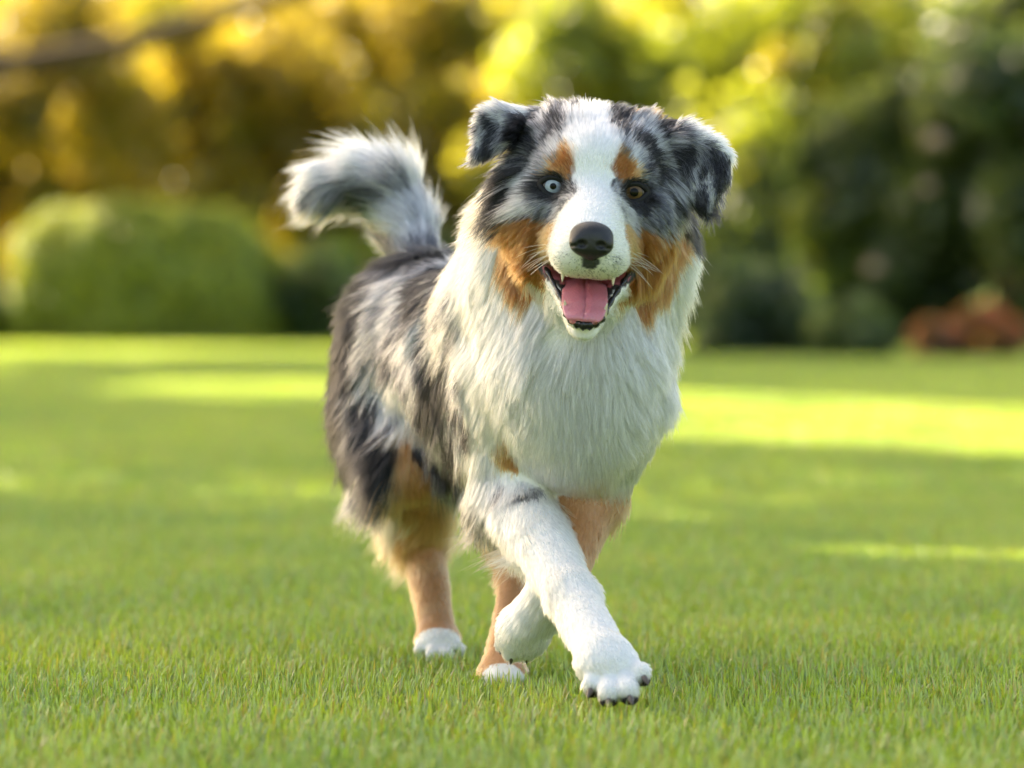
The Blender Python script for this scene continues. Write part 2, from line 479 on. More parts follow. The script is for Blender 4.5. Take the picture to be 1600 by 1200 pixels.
if GARDEN:
    GOLD = [(.32, .28, .03), (.27, .235, .025), (.37, .33, .035), (.23, .195, .025)]
    OLIVE = [(.32, .31, .03), (.25, .26, .025), (.37, .35, .035)]
    LIME = [(.28, .35, .035), (.35, .41, .04), (.21, .27, .03), (.33, .34, .035)]
    MID = [(.10, .16, .03), (.13, .18, .03), (.08, .12, .02)]
    DARK = [(.09, .145, .05), (.12, .17, .06), (.065, .11, .04)]
    RUST = [(.36, .13, .05), (.30, .12, .04), (.24, .14, .05)]
    gy = lambda d: d - 4.0
    gx_ = lambda px, d: (px - 800) / FPX * d
    # clipped hedge on the left
    def hedge(name, label, cat, x0, x1, d0, d1, h, seed, n, cols, size=.045, rnd=.3, group=None):
        r = np.random.default_rng(seed)
        cx, cy = (x0 + x1) / 2, gy((d0 + d1) / 2)
        root = empty(name, (cx, cy, 0)); tag(root, label, cat, group)
        hx, hy, hz = (x1 - x0) / 2, (d1 - d0) / 2, h / 2
        # points on a rounded box: project random points of the cube onto a superellipsoid
        q = r.normal(size=(n, 3)); q /= (np.abs(q) ** 2.9).sum(1, keepdims=True) ** (1 / 2.9)
        shell = 1 - .16 * r.random((n, 1)) ** 1.5
        bump = 1 + .46 * (fnoise(q * np.array([hx, hy, hz]), 4.6, seed, 3)[:, None] - .5)
        pos = q * np.array([hx, hy, h * .68]) * shell * bump + np.array([0, 0, h * .32])
        nor = norm(q * .8 + r.normal(size=(n, 3)) * .5)
        m = pos[:, 2] > 0.02
        k = (fnoise(q * np.array([hx, hy, hz]), 6.0, seed + 3, 2) * 90).astype(int)
        leaf_mesh("foliage", pos[m], nor[m], size, palette(r, k, cols, .4)[m], m_leaf_dense, root, r)
        # twiggy inside
        for i in range(14):
            x, y = r.uniform(-hx, hx) * .7, r.uniform(-hy, hy) * .6
            limb([(x, y, -.02), (x + r.normal() * .08, y + r.normal() * .05, h * .3), (x + r.normal() * .15, y + r.normal() * .1, h * .7)], [.03, .02, .01], m_bark, "stem", root, 6)
        return root
    hedge("clipped_hedge", "long clipped rounded box hedge on the left edge of the lawn", "hedge", gx_(25, 28.4), gx_(435, 28.4), 27.7, 29.4, 1.03, 41, 76000, [(.28, .36, .03), (.16, .23, .025), (.44, .50, .05), (.36, .42, .04)])
    hedge("clipped_hedge", "clipped bush cut off by the left picture edge beside the long hedge", "hedge", gx_(-170, 28.4), gx_(2, 28.4), 28.0, 29.0, .72, 42, 22000, [(.15, .22, .03), (.12, .18, .03)])
    shrub("low_shrub", "low dark green shrub mass right of the dog's chest", "shrub", (gx_(1160, 23), gy(23.2)), (.52, .45, .40), .12, 60, .13, 26000, .05, [(.06, .11, .035), (.09, .15, .05), (.045, .085, .03), (.12, .18, .06)], 43, stems=5, trunk_r=.02)
    shrub("low_shrub", "small rounded green shrub beside the rust coloured bush", "shrub", (gx_(1335, 22.4), gy(22.5)), (.25, .28, .24), .06, 40, .09, 14000, .04, [(.09, .16, .04), (.07, .13, .035), (.14, .20, .05)], 44, stems=4, trunk_r=.015)
    shrub("rust_bush", "low rust brown bush at the right edge of the lawn", "bush", (gx_(1502, 22.2), gy(22.3)), (.33, .24, .28), .06, 40, .09, 12000, .05, RUST, 45, stems=3, trunk_r=.015)
    for i, (px, d, hgt, rx, lab, cols) in enumerate((
            (505, 28.4, .78, .38, "light green leafy plant between hedge and dog", [(.09, .17, .03), (.07, .13, .025)]),
            (590, 28.7, .86, .42, "bright green leafy plant behind the tail", [(.12, .22, .03), (.09, .16, .025)]),
            (700, 29, .86, .5, "green plant hidden mostly behind the dog's back", [(.08, .15, .03), (.07, .12, .02)]))):
        shrub("border_plant", lab, "plant", (gx_(px, d), gy(d)), (rx, .35, hgt * .7), hgt * .25, 34, .16, 9000, .07, cols, 50 + i, "plants in the border behind the dog", stems=5, trunk_r=.015)
    # tall shrubs and trees that close the garden
    back = [
        ("golden_tree", "golden brown leafy tree at the left picture edge", -5.6, 38.5, (2.1, 1.5, 2.0), 1.9, GOLD, 30000),
        ("golden_tree", "golden olive leafy tree above the clipped hedge", -2.9, 39.5, (2.0, 1.5, 2.0), 2.0, GOLD + OLIVE, 30000),
        ("olive_tree", "olive yellow tree behind the raised tail", -.7, 40.0, (1.9, 1.5, 2.0), 1.7, OLIVE + GOLD[:2], 30000),
        ("lime_tree", "bright lime green tree behind the dog's head", 1.2, 37.5, (1.6, 1.4, 2.0), 1.8, LIME, 26000),
        ("lime_tree", "yellow green tree right of the dog's ear", 2.9, 36.0, (1.5, 1.4, 2.0), 1.8, LIME + OLIVE, 26000),
        ("olive_tree", "shadowy olive shrub low behind the right ear", 2.0, 34.5, (1.5, .9, .75), .75, MID + OLIVE[:1], 16000),
        ("dark_shrub", "tall dark blue green shrub at the right picture edge", 3.75, 26.5, (.95, .9, 1.9), 1.9, DARK, 30000),
        ("dark_shrub", "dark green shrub left of the tall one, pale blooms on it", 2.8, 27.5, (.7, .7, .9), .9, DARK + MID, 18000),
        ("dark_shrub", "dark shrub beyond the right picture edge", 5.4, 27.0, (1.1, .9, 1.6), 1.6, DARK, 14000),
        ("far_tree", "far olive tree seen between the golden and olive trees", -2.2, 44.5, (2.2, 1.4, 2.4), 2.1, OLIVE, 34000),
        ("far_tree", "far green gold tree behind the dog's head", .4, 45.0, (2.2, 1.4, 2.3), 2.2, OLIVE + LIME, 34000),
        ("far_tree", "far lime tree right of the dog's head", 3.0, 44.0, (2.2, 1.4, 2.3), 2.2, LIME, 34000),
        ("far_tree", "far green tree above the tall dark shrub", 5.6, 43.0, (2.2, 1.4, 2.3), 2.2, LIME + MID, 34000),
        ("far_tree", "far golden tree at the upper left behind the dark limb", -6.9, 45.0, (1.9, 1.4, 2.1), 1.9, GOLD, 34000),
        ("far_tree", "far golden olive tree above the left part of the hedge", -3.9, 46.0, (2.0, 1.4, 2.6), 2.5, GOLD + OLIVE, 34000),
        ("dark_shrub", "dark green shrub well beyond the right picture edge", 7.6, 27.5, (1.3, 1.0, 1.6), 1.4, DARK + MID, 14000),
        ("olive_tree", "olive tree well beyond the right picture edge", 8.6, 36.0, (2.2, 1.5, 2.2), 2.2, OLIVE + LIME, 20000),
        ("olive_tree", "farthest olive tree beyond the right picture edge", 12.2, 33.0, (2.4, 1.5, 2.2), 2.1, OLIVE + MID, 20000),
        ("golden_tree", "farthest golden tree beyond the left picture edge", -12.2, 35.0, (2.4, 1.6, 2.2), 2.1, GOLD + OLIVE, 20000),
        ("golden_tree", "golden tree beyond the left picture edge", -8.8, 38.0, (2.2, 1.6, 2.2), 2.4, GOLD + OLIVE, 18000)]
    for i, (nm, lab, x, d, rad, zc, cols, n) in enumerate(back):
        shrub(nm, lab, "tree" if "tree" in lab else "shrub", (x, gy(d)), rad, zc, 52, .42 if rad[0] > 1 else .28, int(n * (1.0 if cols[0][0] < .1 else .6)), .13, cols, 60 + i, stems=5, trunk_r=.09)
    # pale blooms
    m_bloom = principled("rose_petals", (.72, .55, .56), .6, .3)
    for i, (px, py, d, rr, lab) in enumerate(((1460, 230, 25.4, .075, "pale pink bloom high on the tall dark shrub"), (1365, 425, 25.9, .06, "dusky white bloom low on the dark shrub"), (1448, 300, 25.4, .05, "small faded bloom below the high pink one"))):
        c = P(px, py, gy(d)); vv, ff = [], []
        for k in range(26):                       # petals cupped round a centre
            a = k * 2.4; lay = (k / 26); t = math.radians(10 + 75 * lay)
            dr = np.array([math.cos(a) * math.sin(t), math.sin(a) * math.sin(t) - .3, math.cos(t)]); sd = norm(np.cross(dr, (0, .3, 1))); up = np.cross(sd, dr)
            b0 = c + dr * rr * .25; w_ = rr * .55
            o = len(vv)
            vv += [b0, b0 + dr * rr * .5 + sd * w_, b0 + dr * rr + up * rr * .25, b0 + dr * rr * .5 - sd * w_]
            ff.append((o, o + 1, o + 2, o + 3))
        tag(mesh_obj("rose_bloom", np.array(vv), ff, m_bloom), lab, "flower", "blooms on the dark shrubs")
    # the big limb reaching in from the left, part of an old tree
    old = empty("old_tree", (-7.5, gy(36.5), 0)); tag(old, "old tree whose dark limb reaches in at the upper left", "tree")
    def OL(px, py, d): return P(px, py, gy(d)) - np.array([-7.5, gy(36.5), 0])
    limb([(0, 0, -.05), (.1, 0, 1.2), (.15, 0, 2.6), (.1, 0, 5), (.3, .2, 9.5)], [.34, .28, .26, .2, .1], m_bark, "trunk", old, 12)
    limb([(.12, 0, 1.9), OL(-100, 120, 36.4), OL(60, 95, 36.3), OL(180, 72, 36.2), OL(300, 40, 36.1), OL(430, 0, 36), OL(560, -60, 36)], [.17, .14, .12, .11, .10, .08, .05], m_bark, "limb", old, 10)
    r = np.random.default_rng(90)
    pos, nor, k = lumps_crown(r, (.4, .4, 9.6), (3.0, 2.6, 2.0), 70, .6, 26000)
    leaf_mesh("crown", pos, nor, .14, palette(r, k, GOLD + OLIVE), m_leaf, old, r)
    # the broad tree left of the lawn, out of the picture, whose shade the dog trots through
    for (sx, sy, lab, nleaf, sd) in ((-5.2, 7.6, "broad leafy tree left of the lawn shading the dog", 42000, 99), (-4.8, 21.7, "broad leafy tree left of the far lawn", 42000, 98), (-5.0, 15.1, "broad leafy tree left of the sunny strip of lawn", 42000, 97)):
     st = empty("shade_tree", (sx, sy, 0)); tag(st, lab, "tree", "broad trees left of the lawn")
     limb([(0, 0, -.05), (.05, 0, 1.4), (-.05, .1, 3), (.1, 0, 5), (0, .1, 6.5)], [.26, .2, .17, .12, .05], m_bark, "trunk", st, 10)
     r = np.random.default_rng(sd)
     for a in range(6):
         an = a * 1.05
         limb([(0, 0, 2.8 + .2 * a), (math.cos(an) * 1.2, math.sin(an) * 1.2, 4 + .2 * a), (math.cos(an) * 2.6, math.sin(an) * 2.6, 5 + .15 * a)], [.1, .06, .02], m_bark, "limb", st, 7)
     pos, nor, k = lumps_crown(r, (0, 0, 5.4), (3.3, 3.3, 2.0), 90, .75, nleaf)
     # leaves left out along the sun's direction, shaping the sun strips on the lawn
     t_ = (pos[:, 2]) / SUN_DIR.z; gx2 = pos[:, 0] + sx - SUN_DIR.x * t_; gy2 = pos[:, 1] + sy - SUN_DIR.y * t_
     wob = (fnoise(np.stack([gx2, gy2, 0 * gx2], 1), .8, 5, 2) - .5) * 1.6
     gap = (gx2 > .1 + wob) & (gx2 < 4.5) & (gy2 > 6.5 - 1.5 * (gx2 - .45) + wob * .5) & (gy2 < 11.0 - 1.9 * (gx2 - .68) + wob * .5)
     gap |= (np.abs(gx2 + 1.05) < .6 + wob * .2) & (np.abs(gy2 - 11.4) < 1.3)
     gap |= (gx2 > .45) & (gx2 < 1.6) & (np.abs(gy2 - (1.95 - .45 * (gx2 - .5))) < .13 + wob * .1)
     gap &= r.random(len(gap)) < .99
     pos, nor, k = pos[~gap], nor[~gap], k[~gap]
     leaf_mesh("crown", pos, nor, .17, palette(r, k, LIME + MID), m_leaf, st, r)
# ================================================================ the dog
HY = -0.125                                   # depth of the eyes
HU = 0.65e-3                                  # head unit: one photograph pixel at the head
HC = P(927.5, 296, HY)
_ro = math.radians(-4.3)
HR = np.array([[math.cos(_ro), 0, -math.sin(_ro)], [0, 1, 0], [math.sin(_ro), 0, math.cos(_ro)]])
def H(x, y, z):
    """head space (x to the picture's right, y backwards, z up, origin between the eyes) to world"""
    return HC + HR @ (np.array([x, y, z], float) * HU)

def build_body():
    F = Field((-0.27, -0.36, -0.02), (0.27, 0.66, 0.68), 0.003)
    yaw = math.atan2(0.171, 0.42)
    A = np.array([-math.sin(yaw), math.cos(yaw), 0]); B = np.array([math.cos(yaw), math.sin(yaw), 0])
    R = np.stack([B, A, [0, 0, 1]], 1)
    # trunk
    F.ell(P(815, 572, 0.14), (0.086, 0.18, 0.112), R, k=0.03)
    F.ell(P(900, 590, 0.01), (0.088, 0.085, 0.115), None, k=0.04)
    F.cone(P(770, 555, 0.2), P(668, 530, 0.37), 0.082, 0.074, k=0.04)
    F.ell(P(655, 515, 0.40), (0.074, 0.085, 0.078), R, k=0.04)
    # neck
    F.cone(P(835, 470, 0.10), P(915, 345, 0.0), 0.088, 0.066, k=0.05)
    F.cone(P(900, 520, 0.0), P(915, 400, -0.02), 0.07, 0.055, k=0.05)
    F.ell(P(911, 395, 0.03), (0.108, 0.075, 0.095), k=0.05)
    # right foreleg, reaching forward and across
    F.cone(P(812, 590, 0.05), P(806, 770, 0.06), 0.052, 0.037, k=0.03)
    F.cone(P(806, 775, 0.05), P(893, 930, -0.13), 0.033, 0.0230, k=0.02)
    F.cone(P(893, 930, -0.13), P(940, 1022, -0.235), 0.0230, 0.0245, k=0.015)
    F.ell(P(950, 1038, -0.25), (0.030, 0.028, 0.021), k=0.02)
    for x, y, Y, r in ((925, 1068, -.270, .0098), (951, 1082, -.288, .0110), (981, 1078, -.290, .0108), (1001, 1051, -.272, .0098)):
        F.cone(P(952 + (x - 952) * .62, 1034 + (y - 1034) * .3, -.25), P(x, y, Y), .0100, r, k=0.0015)
    # left foreleg, folded back in the swing
    F.cone(P(962, 620, 0.03), P(930, 770, 0.05), 0.050, 0.031, k=0.03)
    F.cone(P(926, 782, 0.05), P(866, 925, -0.05), 0.0285, 0.0220, k=0.02)
    F.cone(P(866, 925, -0.05), P(823, 975, -0.03), 0.0235, 0.0245, k=0.015)
    F.ell(P(815, 990, -0.02), (0.028, 0.022, 0.028), k=0.012)
    for x, y, Y, r in ((786, 1006, -.012, .0095), (800, 1020, -.018, .0105), (822, 1019, -.018, .0105), (839, 1000, -.012, .0095)):
        F.cone(P(815, 988, -.02), P(x, y, Y), .011, r, k=0.002)
    # right hind leg, pushing off
    F.ell(P(628, 600, 0.385), (0.050, 0.088, 0.098), R, k=0.04)
    F.cone(P(632, 620, 0.36), P(650, 725, 0.29), 0.062, 0.044, k=0.03)
    F.cone(P(614, 640, 0.41), P(620, 745, 0.39), 0.044, 0.028, k=0.03)
    F.cone(P(650, 725, 0.29), P(661, 842, 0.375), 0.042, 0.021, k=0.02)
    F.cone(P(661, 842, 0.375), P(681, 975, 0.325), 0.0205, 0.0195, k=0.012)
    F.ell(P(684, 1000, 0.31), (0.026, 0.032, 0.020), k=0.012)
    for x, y, Y, r in ((657, 1014, .292, .0082), (675, 1025, .272, .0092), (698, 1025, .272, .0092), (716, 1013, .292, .0082)):
        F.cone(P(684, 1000, .305), P(x, y, Y), .0095, r, k=0.0015)
    # left hind leg, swung forward under the belly
    F.ell(P(725, 600, 0.36), (0.045, 0.08, 0.09), R, k=0.04)
    F.cone(P(735, 630, 0.33), P(795, 740, 0.22), 0.055, 0.038, k=0.03)
    F.cone(P(795, 740, 0.22), P(812, 885, 0.21), 0.036, 0.02, k=0.02)
    F.cone(P(812, 885, 0.21), P(786, 1030, 0.075), 0.019, 0.018, k=0.012)
    F.ell(P(785, 1050, 0.06), (0.026, 0.034, 0.018), k=0.012)
    for x, y, Y, r in ((767, 1058, .045, .011), (779, 1063, .03, .012), (795, 1063, .03, .012), (808, 1057, .045, .011)):
        F.cone(P(785, 1048, .055), P(x, y, Y), .012, r, k=0.003)
    # tail, carried up and curled to the left
    tail = [(655, 425, .45, .026), (640, 360, .50, .022), (618, 305, .52, .021), (575, 280, .53, .019), (525, 285, .52, .015), (492, 303, .51, .010)]
    for a, b in zip(tail[:-1], tail[1:]):
        F.cone(P(*a[:3]), P(*b[:3]), a[3], b[3], k=0.02)
    # head
    u = HU
    def hell(x, y, z, a, b, c, k=12, pitch=0, yaw=0, sub=False):
        Rp = np.array(Matrix.Rotation(math.radians(yaw), 3, 'Z') @ Matrix.Rotation(math.radians(pitch), 3, 'X'))
        F.ell(H(x, y, z), np.array([a, b, c]) * u, HR @ Rp, k=k * u, sub=sub)
    def hcone(a, b, ra, rb, k=12, sub=False):
        F.cone(H(*a), H(*b), ra * u, rb * u, k=k * u, sub=sub)
    hell(0, 105, 36, 108, 112, 88, k=25)                        # cranium
    hell(0, 50, 36, 86, 74, 62, k=25)                           # forehead
    hell(0, 95, -20, 104, 90, 85, k=30)
    for s in (-1, 1):
        hell(s * 66, 112, 74, 52, 60, 46, k=25)                 # crown towards the ears
        hell(s * 55, 24, 27, 34, 30, 22, k=18)                  # brow
        hell(s * 82, 50, -42, 46, 60, 58, k=25)                 # cheek
        hell(s * 62, 20, -34, 32, 36, 28, k=20)                 # cheekbone under the eye
        hell(s * 100, 92, 0, 38, 50, 66, k=25)                  # temple below the ear
        hell(s * 74, 70, -90, 42, 50, 60, k=25)                 # jaw muscle
    hcone((0, 20, -12), (0, -60, -60), 44, 40, k=30)            # bridge of the muzzle
    hcone((0, -60, -62), (0, -108, -80), 40, 36, k=20)
    hcone((0, 20, -62), (0, -84, -92), 54, 42, k=25)
    hcone((0, 30, -20), (0, -70, -70), 54, 44, k=30)
    for s in (-1, 1):
        hell(s * 23, -80, -106, 32, 44, 26, k=18)               # flews
        hell(s * 44, -20, -92, 24, 66, 26, k=18, yaw=s * -16)
        hcone((s * 72, 56, -112), (s * 47, 0, -150), 21, 13, k=12)     # jaw
        hcone((s * 47, 0, -150), (s * 17, -62, -202), 13, 11, k=10)
        hcone((s * 38, 12, -62), (s * 24, -74, -98), 32, 32, k=25)
        hcone((s * 56, 66, -130), (s * 26, 30, -180), 30, 22, k=16)
    hcone((-11, -68, -202), (11, -68, -202), 12, 12, k=10)      # chin
    hell(0, -2, -196, 30, 66, 20, k=12, pitch=32)                # floor of the mouth
    # mouth
    def carve(*a, **kw):
        hell(*a, k=5, sub=True, **kw)
        MOUTH.append((a, kw))
    carve(0, -48, -158, 31, 92, 25, pitch=32)
    carve(0, -40, -146, 46, 70, 18, pitch=26)
    carve(0, -8, -131, 68, 46, 15, pitch=14)
    hcone((0, -150, -116), (0, -100, -142), 4, 6, k=6, sub=True)      # cleft of the upper lip
    # ears: a raised base and a flap folded over forward
    t = 7.5 * u
    # (picture left)
    F.tri(H(-78, 118, 95), H(-100, 88, 62), H(-160, 92, 112), 9 * u, k=16 * u)
    F.tri(H(-78, 118, 105), H(-160, 92, 112), H(-178, 84, 104), 9 * u, k=14 * u)
    F.tri(H(-178, 82, 106), H(-118, 80, 96), H(-185, 62, 40), t, k=7 * u)
    F.tri(H(-118, 80, 96), H(-135, 70, 66), H(-185, 62, 40), t, k=7 * u)
    F.tri(H(-185, 78, 100), H(-178, 82, 106), H(-188, 62, 40), t, k=7 * u)
    # (picture right)
    F.tri(H(82, 118, 95), H(108, 88, 60), H(176, 92, 84), 9 * u, k=16 * u)
    F.tri(H(82, 118, 105), H(150, 100, 102), H(190, 90, 80), 9 * u, k=14 * u)
    F.tri(H(112, 82, 92), H(205, 84, 72), H(174, 60, -12), t, k=7 * u)
    F.tri(H(112, 82, 92), H(140, 68, 10), H(174, 60, -12), t, k=7 * u)
    F.tri(H(205, 84, 72), H(207, 72, 34), H(174, 60, -12), t, k=7 * u)
    F.tri(H(125, 88, 100), H(185, 92, 92), H(206, 84, 70), t, k=7 * u)
    # eye sockets
    for s in (-1, 1):
        hell(s * 63, -6, 0, 17, 30, 13, k=4, sub=True)
    v, q = F.mesh()
    # two light smoothing passes
    for _ in range(2):
        acc = np.zeros_like(v); cnt = np.zeros(len(v))
        for i in range(4):
            j = (i + 1) % 4
            np.add.at(acc, q[:, i], v[q[:, j]]); np.add.at(cnt, q[:, i], 1)
            np.add.at(acc, q[:, j], v[q[:, i]]); np.add.at(cnt, q[:, j], 1)
        v = v * 0.5 + 0.5 * acc / np.maximum(cnt, 1)[:, None]
    return F, v, q
MOUTH = []
FIELD, BV, BQ = build_body()
print("body", len(BV), len(BQ), _t.time() - _t0)
# ---- the dog's skin: colour and bare places are stored per vertex
def head_local(p):
    return ((np.asarray(p) - HC) @ HR) / HU
def mouth_k(p):
    """1 on the carved mouth surface, larger away from it"""
    q0 = head_local(p)
    best = np.full(len(q0), 9.0)
    for (x, y, z, a, b, c), kw in MOUTH:
        Rp = np.array(Matrix.Rotation(math.radians(kw.get("pitch", 0)), 3, 'X'))
        q = (q0 - np.array([x, y, z])) @ Rp
        d = (np.linalg.norm(q / np.array([a, b, c]), axis=1) - 1) * min(a, b, c) * 1.0
        best = np.minimum(best, d)
    return best                                  # in head units, about 0 on the surface
EYES = ((-63, 0), (63, 0))
EYE_Y = 14.5

tri = np.concatenate([BQ[:, [0, 1, 2]], BQ[:, [0, 2, 3]]])
_fn = np.cross(BV[tri[:, 1]] - BV[tri[:, 0]], BV[tri[:, 2]] - BV[tri[:, 0]])
VN = np.zeros_like(BV)
for i in range(3):
    np.add.at(VN, tri[:, i], _fn)
VN = norm(VN)
BVH = BVHTree.FromPolygons([Vector(v) for v in BV], [tuple(int(i) for i in f) for f in BQ])

def cast(px, py):
    loc, nor, idx, dist = BVH.ray_cast(Vector(CAM), Vector(ray_dir(px, py)))
    return (None, None) if loc is None else (np.array(loc), np.array(nor))

def cast_near(px, py):
    """as cast, but a ray that passes just outside the silhouette takes the nearest hit"""
    for r_ in range(0, 34, 3):
        for k in range(1 if r_ == 0 else 12):
            p, n = cast(px + r_ * math.cos(k * math.pi / 6), py + r_ * math.sin(k * math.pi / 6))
            if p is not None: return p, n
    return None, None

# ---- parts of the body, by nearest bone
BONES = [
    ("head", H(0, 90, 20), H(0, -60, -90), .08), ("head", H(0, 60, -110), H(0, -60, -195), .04),
    ("ear", H(-120, 95, 100), H(-180, 74, 70), .03), ("ear", H(-170, 74, 90), H(-184, 62, 45), .02),
    ("ear2", H(140, 90, 90), H(190, 80, 60), .03), ("ear2", H(150, 74, 40), H(178, 62, -15), .02),
    ("ruff", P(850, 450, .06), P(912, 370, 0.01), .08), ("ruff", P(905, 620, 0.0), P(905, 520, -0.02), .10),
    ("trunk", P(790, 560, .18), P(660, 520, .40), .09),
    ("tail", P(648, 395, .48), P(618, 305, .52), .02), ("tail", P(618, 305, .52), P(495, 300, .51), .02),
    ("fore", P(806, 740, .06), P(806, 775, .05), .04), ("fore", P(806, 775, .05), P(893, 930, -.13), .03), ("fore", P(893, 930, -.13), P(958, 1066, -.28), .03),
    ("fore2", P(926, 782, .05), P(866, 925, -.05), .03), ("fore2", P(866, 925, -.05), P(812, 1005, -.02), .03),
    ("hind", P(628, 600, .385), P(650, 725, .29), .06), ("hind", P(614, 640, .41), P(620, 745, .39), .04), ("hind", P(650, 725, .29), P(661, 842, .375), .03), ("hind", P(661, 842, .375), P(686, 1010, .30), .02),
    ("hind2", P(735, 650, .33), P(795, 740, .22), .05), ("hind2", P(795, 740, .22), P(812, 885, .21), .03), ("hind2", P(812, 885, .21), P(785, 1055, .05), .02),
]
PARTS = ["head", "ear", "ear2", "ruff", "trunk", "tail", "fore", "fore2", "hind", "hind2"]
def part_of(p):
    best = np.full(len(p), 9.0); who = np.zeros(len(p), int)
    for name, a, b, r in BONES:
        ab = b - a
        t = np.clip(((p - a) @ ab) / (ab @ ab), 0, 1)
        d = np.linalg.norm(p - (a + t[:, None] * ab), axis=1) - r
        m = d < best
        best[m] = d[m]; who[m] = PARTS.index(name)
    return who

# ---- coat colours: dabs placed on the body, each (pixel x, pixel y, radius in pixels, kind)
DABS = []
def dabs(kind, *items):
    for x, y, r in items:
        p, n = cast_near(x, y)
        if p is None:
            print("dab misses", kind, x, y); continue
        DABS.append((p, r / 1500.0, kind))
dabs("W", (920, 190, 19), (921, 208, 25), (925, 232, 31), (927, 260, 27), (925, 290, 24), (922, 318, 31), (921, 350, 42), (918, 385, 50), (890, 408, 30), (950, 408, 30), (935, 162, 9))
dabs("T", (882, 258, 15), (976, 263, 15))
dabs("t", (872, 268, 6), (990, 272, 7))
dabs("D", (862, 316, 12), (846, 330, 10), (840, 300, 9), (1000, 322, 11), (968, 300, 8), (888, 305, 8))
dabs("G", (860, 240, 14), (842, 262, 12), (826, 282, 10), (985, 240, 10), (1012, 285, 10), (1018, 345, 16), (992, 338, 10), (1036, 330, 9), (976, 322, 9), (872, 318, 8))
dabs("M", (840, 215, 22), (866, 195, 20), (815, 238, 20), (832, 318, 12), (824, 300, 12), (985, 205, 20), (1030, 240, 18), (1035, 275, 16), (1000, 250, 12), (1010, 200, 16))
dabs("D", (842, 190, 9), (862, 215, 8), (836, 235, 9), (818, 250, 8), (850, 205, 6))
dabs("D", (885, 178, 14), (856, 178, 14), (962, 180, 12), (1000, 188, 12), (1026, 205, 12))
dabs("B", (806, 265, 18), (800, 300, 20), (798, 322, 12), (815, 210, 10), (1000, 224, 8), (1014, 238, 8), (1020, 256, 7), (1056, 290, 16), (1060, 320, 18), (1068, 345, 14))
dabs("W", (828, 172, 7), (1058, 196, 9))
dabs("M", (900, 165, 12), (870, 165, 10), (960, 162, 10), (1000, 170, 10), (1030, 185, 10), (850, 168, 9))
dabs("T", (995, 158, 9), (1012, 165, 8))
dabs("T", (838, 352, 16), (814, 376, 24), (800, 405, 17), (830, 415, 24), (812, 438, 12), (824, 448, 10), (1002, 372, 18), (1030, 390, 22), (1036, 425, 16), (1012, 430, 24), (1005, 462, 14), (1046, 375, 10))
dabs("W", (1080, 400, 16), (1074, 372, 7), (1066, 430, 10), (772, 395, 8), (775, 430, 14))
dabs("t", (852, 360, 7), (848, 392, 5), (988, 384, 7), (996, 405, 5))
dabs("D", (765, 200, 14), (752, 238, 12), (770, 222, 6))
dabs("M", (758, 215, 10), (1110, 270, 18), (1085, 260, 16), (1090, 300, 12))
dabs("D", (748, 255, 12), (756, 190, 10), (785, 205, 10), (1075, 240, 14), (1105, 245, 14), (1108, 318, 12), (1122, 285, 8), (1062, 285, 12))
dabs("G", (775, 225, 10), (1080, 290, 10), (1070, 215, 10), (790, 188, 10))
dabs("G", (770, 176, 6), (800, 170, 7))
dabs("W", (1090, 202, 6), (1128, 226, 5), (744, 186, 4))
dabs("W", (868, 470, 13), (862, 448, 9), (880, 500, 12), (908, 518, 14), (940, 500, 12), (950, 478, 10), (968, 452, 9))
dabs("C", (765, 300, 14), (770, 335, 16), (752, 330, 16), (1085, 380, 10))
dabs("W", (740, 400, 40), (770, 440, 40), (800, 500, 50), (790, 570, 40), (850, 520, 60), (900, 560, 70), (960, 540, 70), (1030, 520, 60), (1065, 440, 40), (1070, 400, 20), (1000, 620, 60), (1010, 700, 50), (930, 680, 60), (860, 640, 50), (810, 640, 40), (770, 620, 26), (830, 720, 36), (900, 740, 50), (960, 750, 40), (765, 680, 20), (775, 480, 30))
dabs("U", (784, 704, 11), (795, 716, 7))
dabs("L", (772, 752, 9), (790, 772, 8), (815, 764, 8), (765, 785, 8))
dabs("W", (800, 762, 7), (775, 772, 6), (790, 752, 7), (830, 755, 9), (780, 795, 9))
dabs("G", (804, 780, 6), (762, 800, 7), (780, 762, 6), (824, 770, 5))
dabs("W", (780, 735, 10), (800, 745, 8), (800, 810, 20), (830, 840, 40), (850, 790, 20), (880, 920, 40), (940, 1020, 50), (985, 1070, 40), (850, 900, 30))
dabs("C", (772, 830, 8), (790, 860, 8))
dabs("U", (930, 838, 26), (912, 870, 20), (945, 825, 14))
dabs("W", (830, 960, 30), (800, 990, 40), (800, 1030, 20), (850, 940, 16))
# flank, thigh, belly
dabs("G", (640, 470, 20), (615, 470, 14), (660, 510, 16), (640, 540, 18), (600, 560, 18), (720, 500, 12), (725, 560, 12), (712, 620, 12), (615, 640, 14), (690, 500, 14), (650, 570, 14), (715, 690, 14), (700, 735, 14), (665, 430, 14), (560, 740, 14), (690, 660, 10))
dabs("W", (625, 585, 10), (640, 610, 10), (735, 590, 12), (600, 600, 8), (738, 520, 12), (645, 650, 10), (590, 500, 8), (728, 650, 9))
dabs("C", (655, 640, 8), (735, 680, 10), (640, 680, 8))
dabs("D", (680, 470, 16), (575, 520, 14), (620, 520, 10), (710, 530, 10), (705, 590, 12), (682, 620, 12), (695, 690, 12), (585, 650, 12), (590, 700, 12), (720, 720, 10), (570, 600, 12), (665, 590, 8), (722, 600, 8), (660, 700, 8))
dabs("D", (596, 738, 13), (580, 750, 10))
dabs("B", (590, 692, 13), (572, 700, 8))
dabs("C", (610, 795, 6))
dabs("B", (700, 400, 14), (690, 440, 12), (585, 495, 8), (560, 560, 14), (556, 620, 16), (560, 670, 14), (690, 560, 11), (684, 590, 11), (700, 640, 9), (596, 722, 8), (728, 625, 6), (572, 480, 8))
dabs("D", (608, 702, 9))
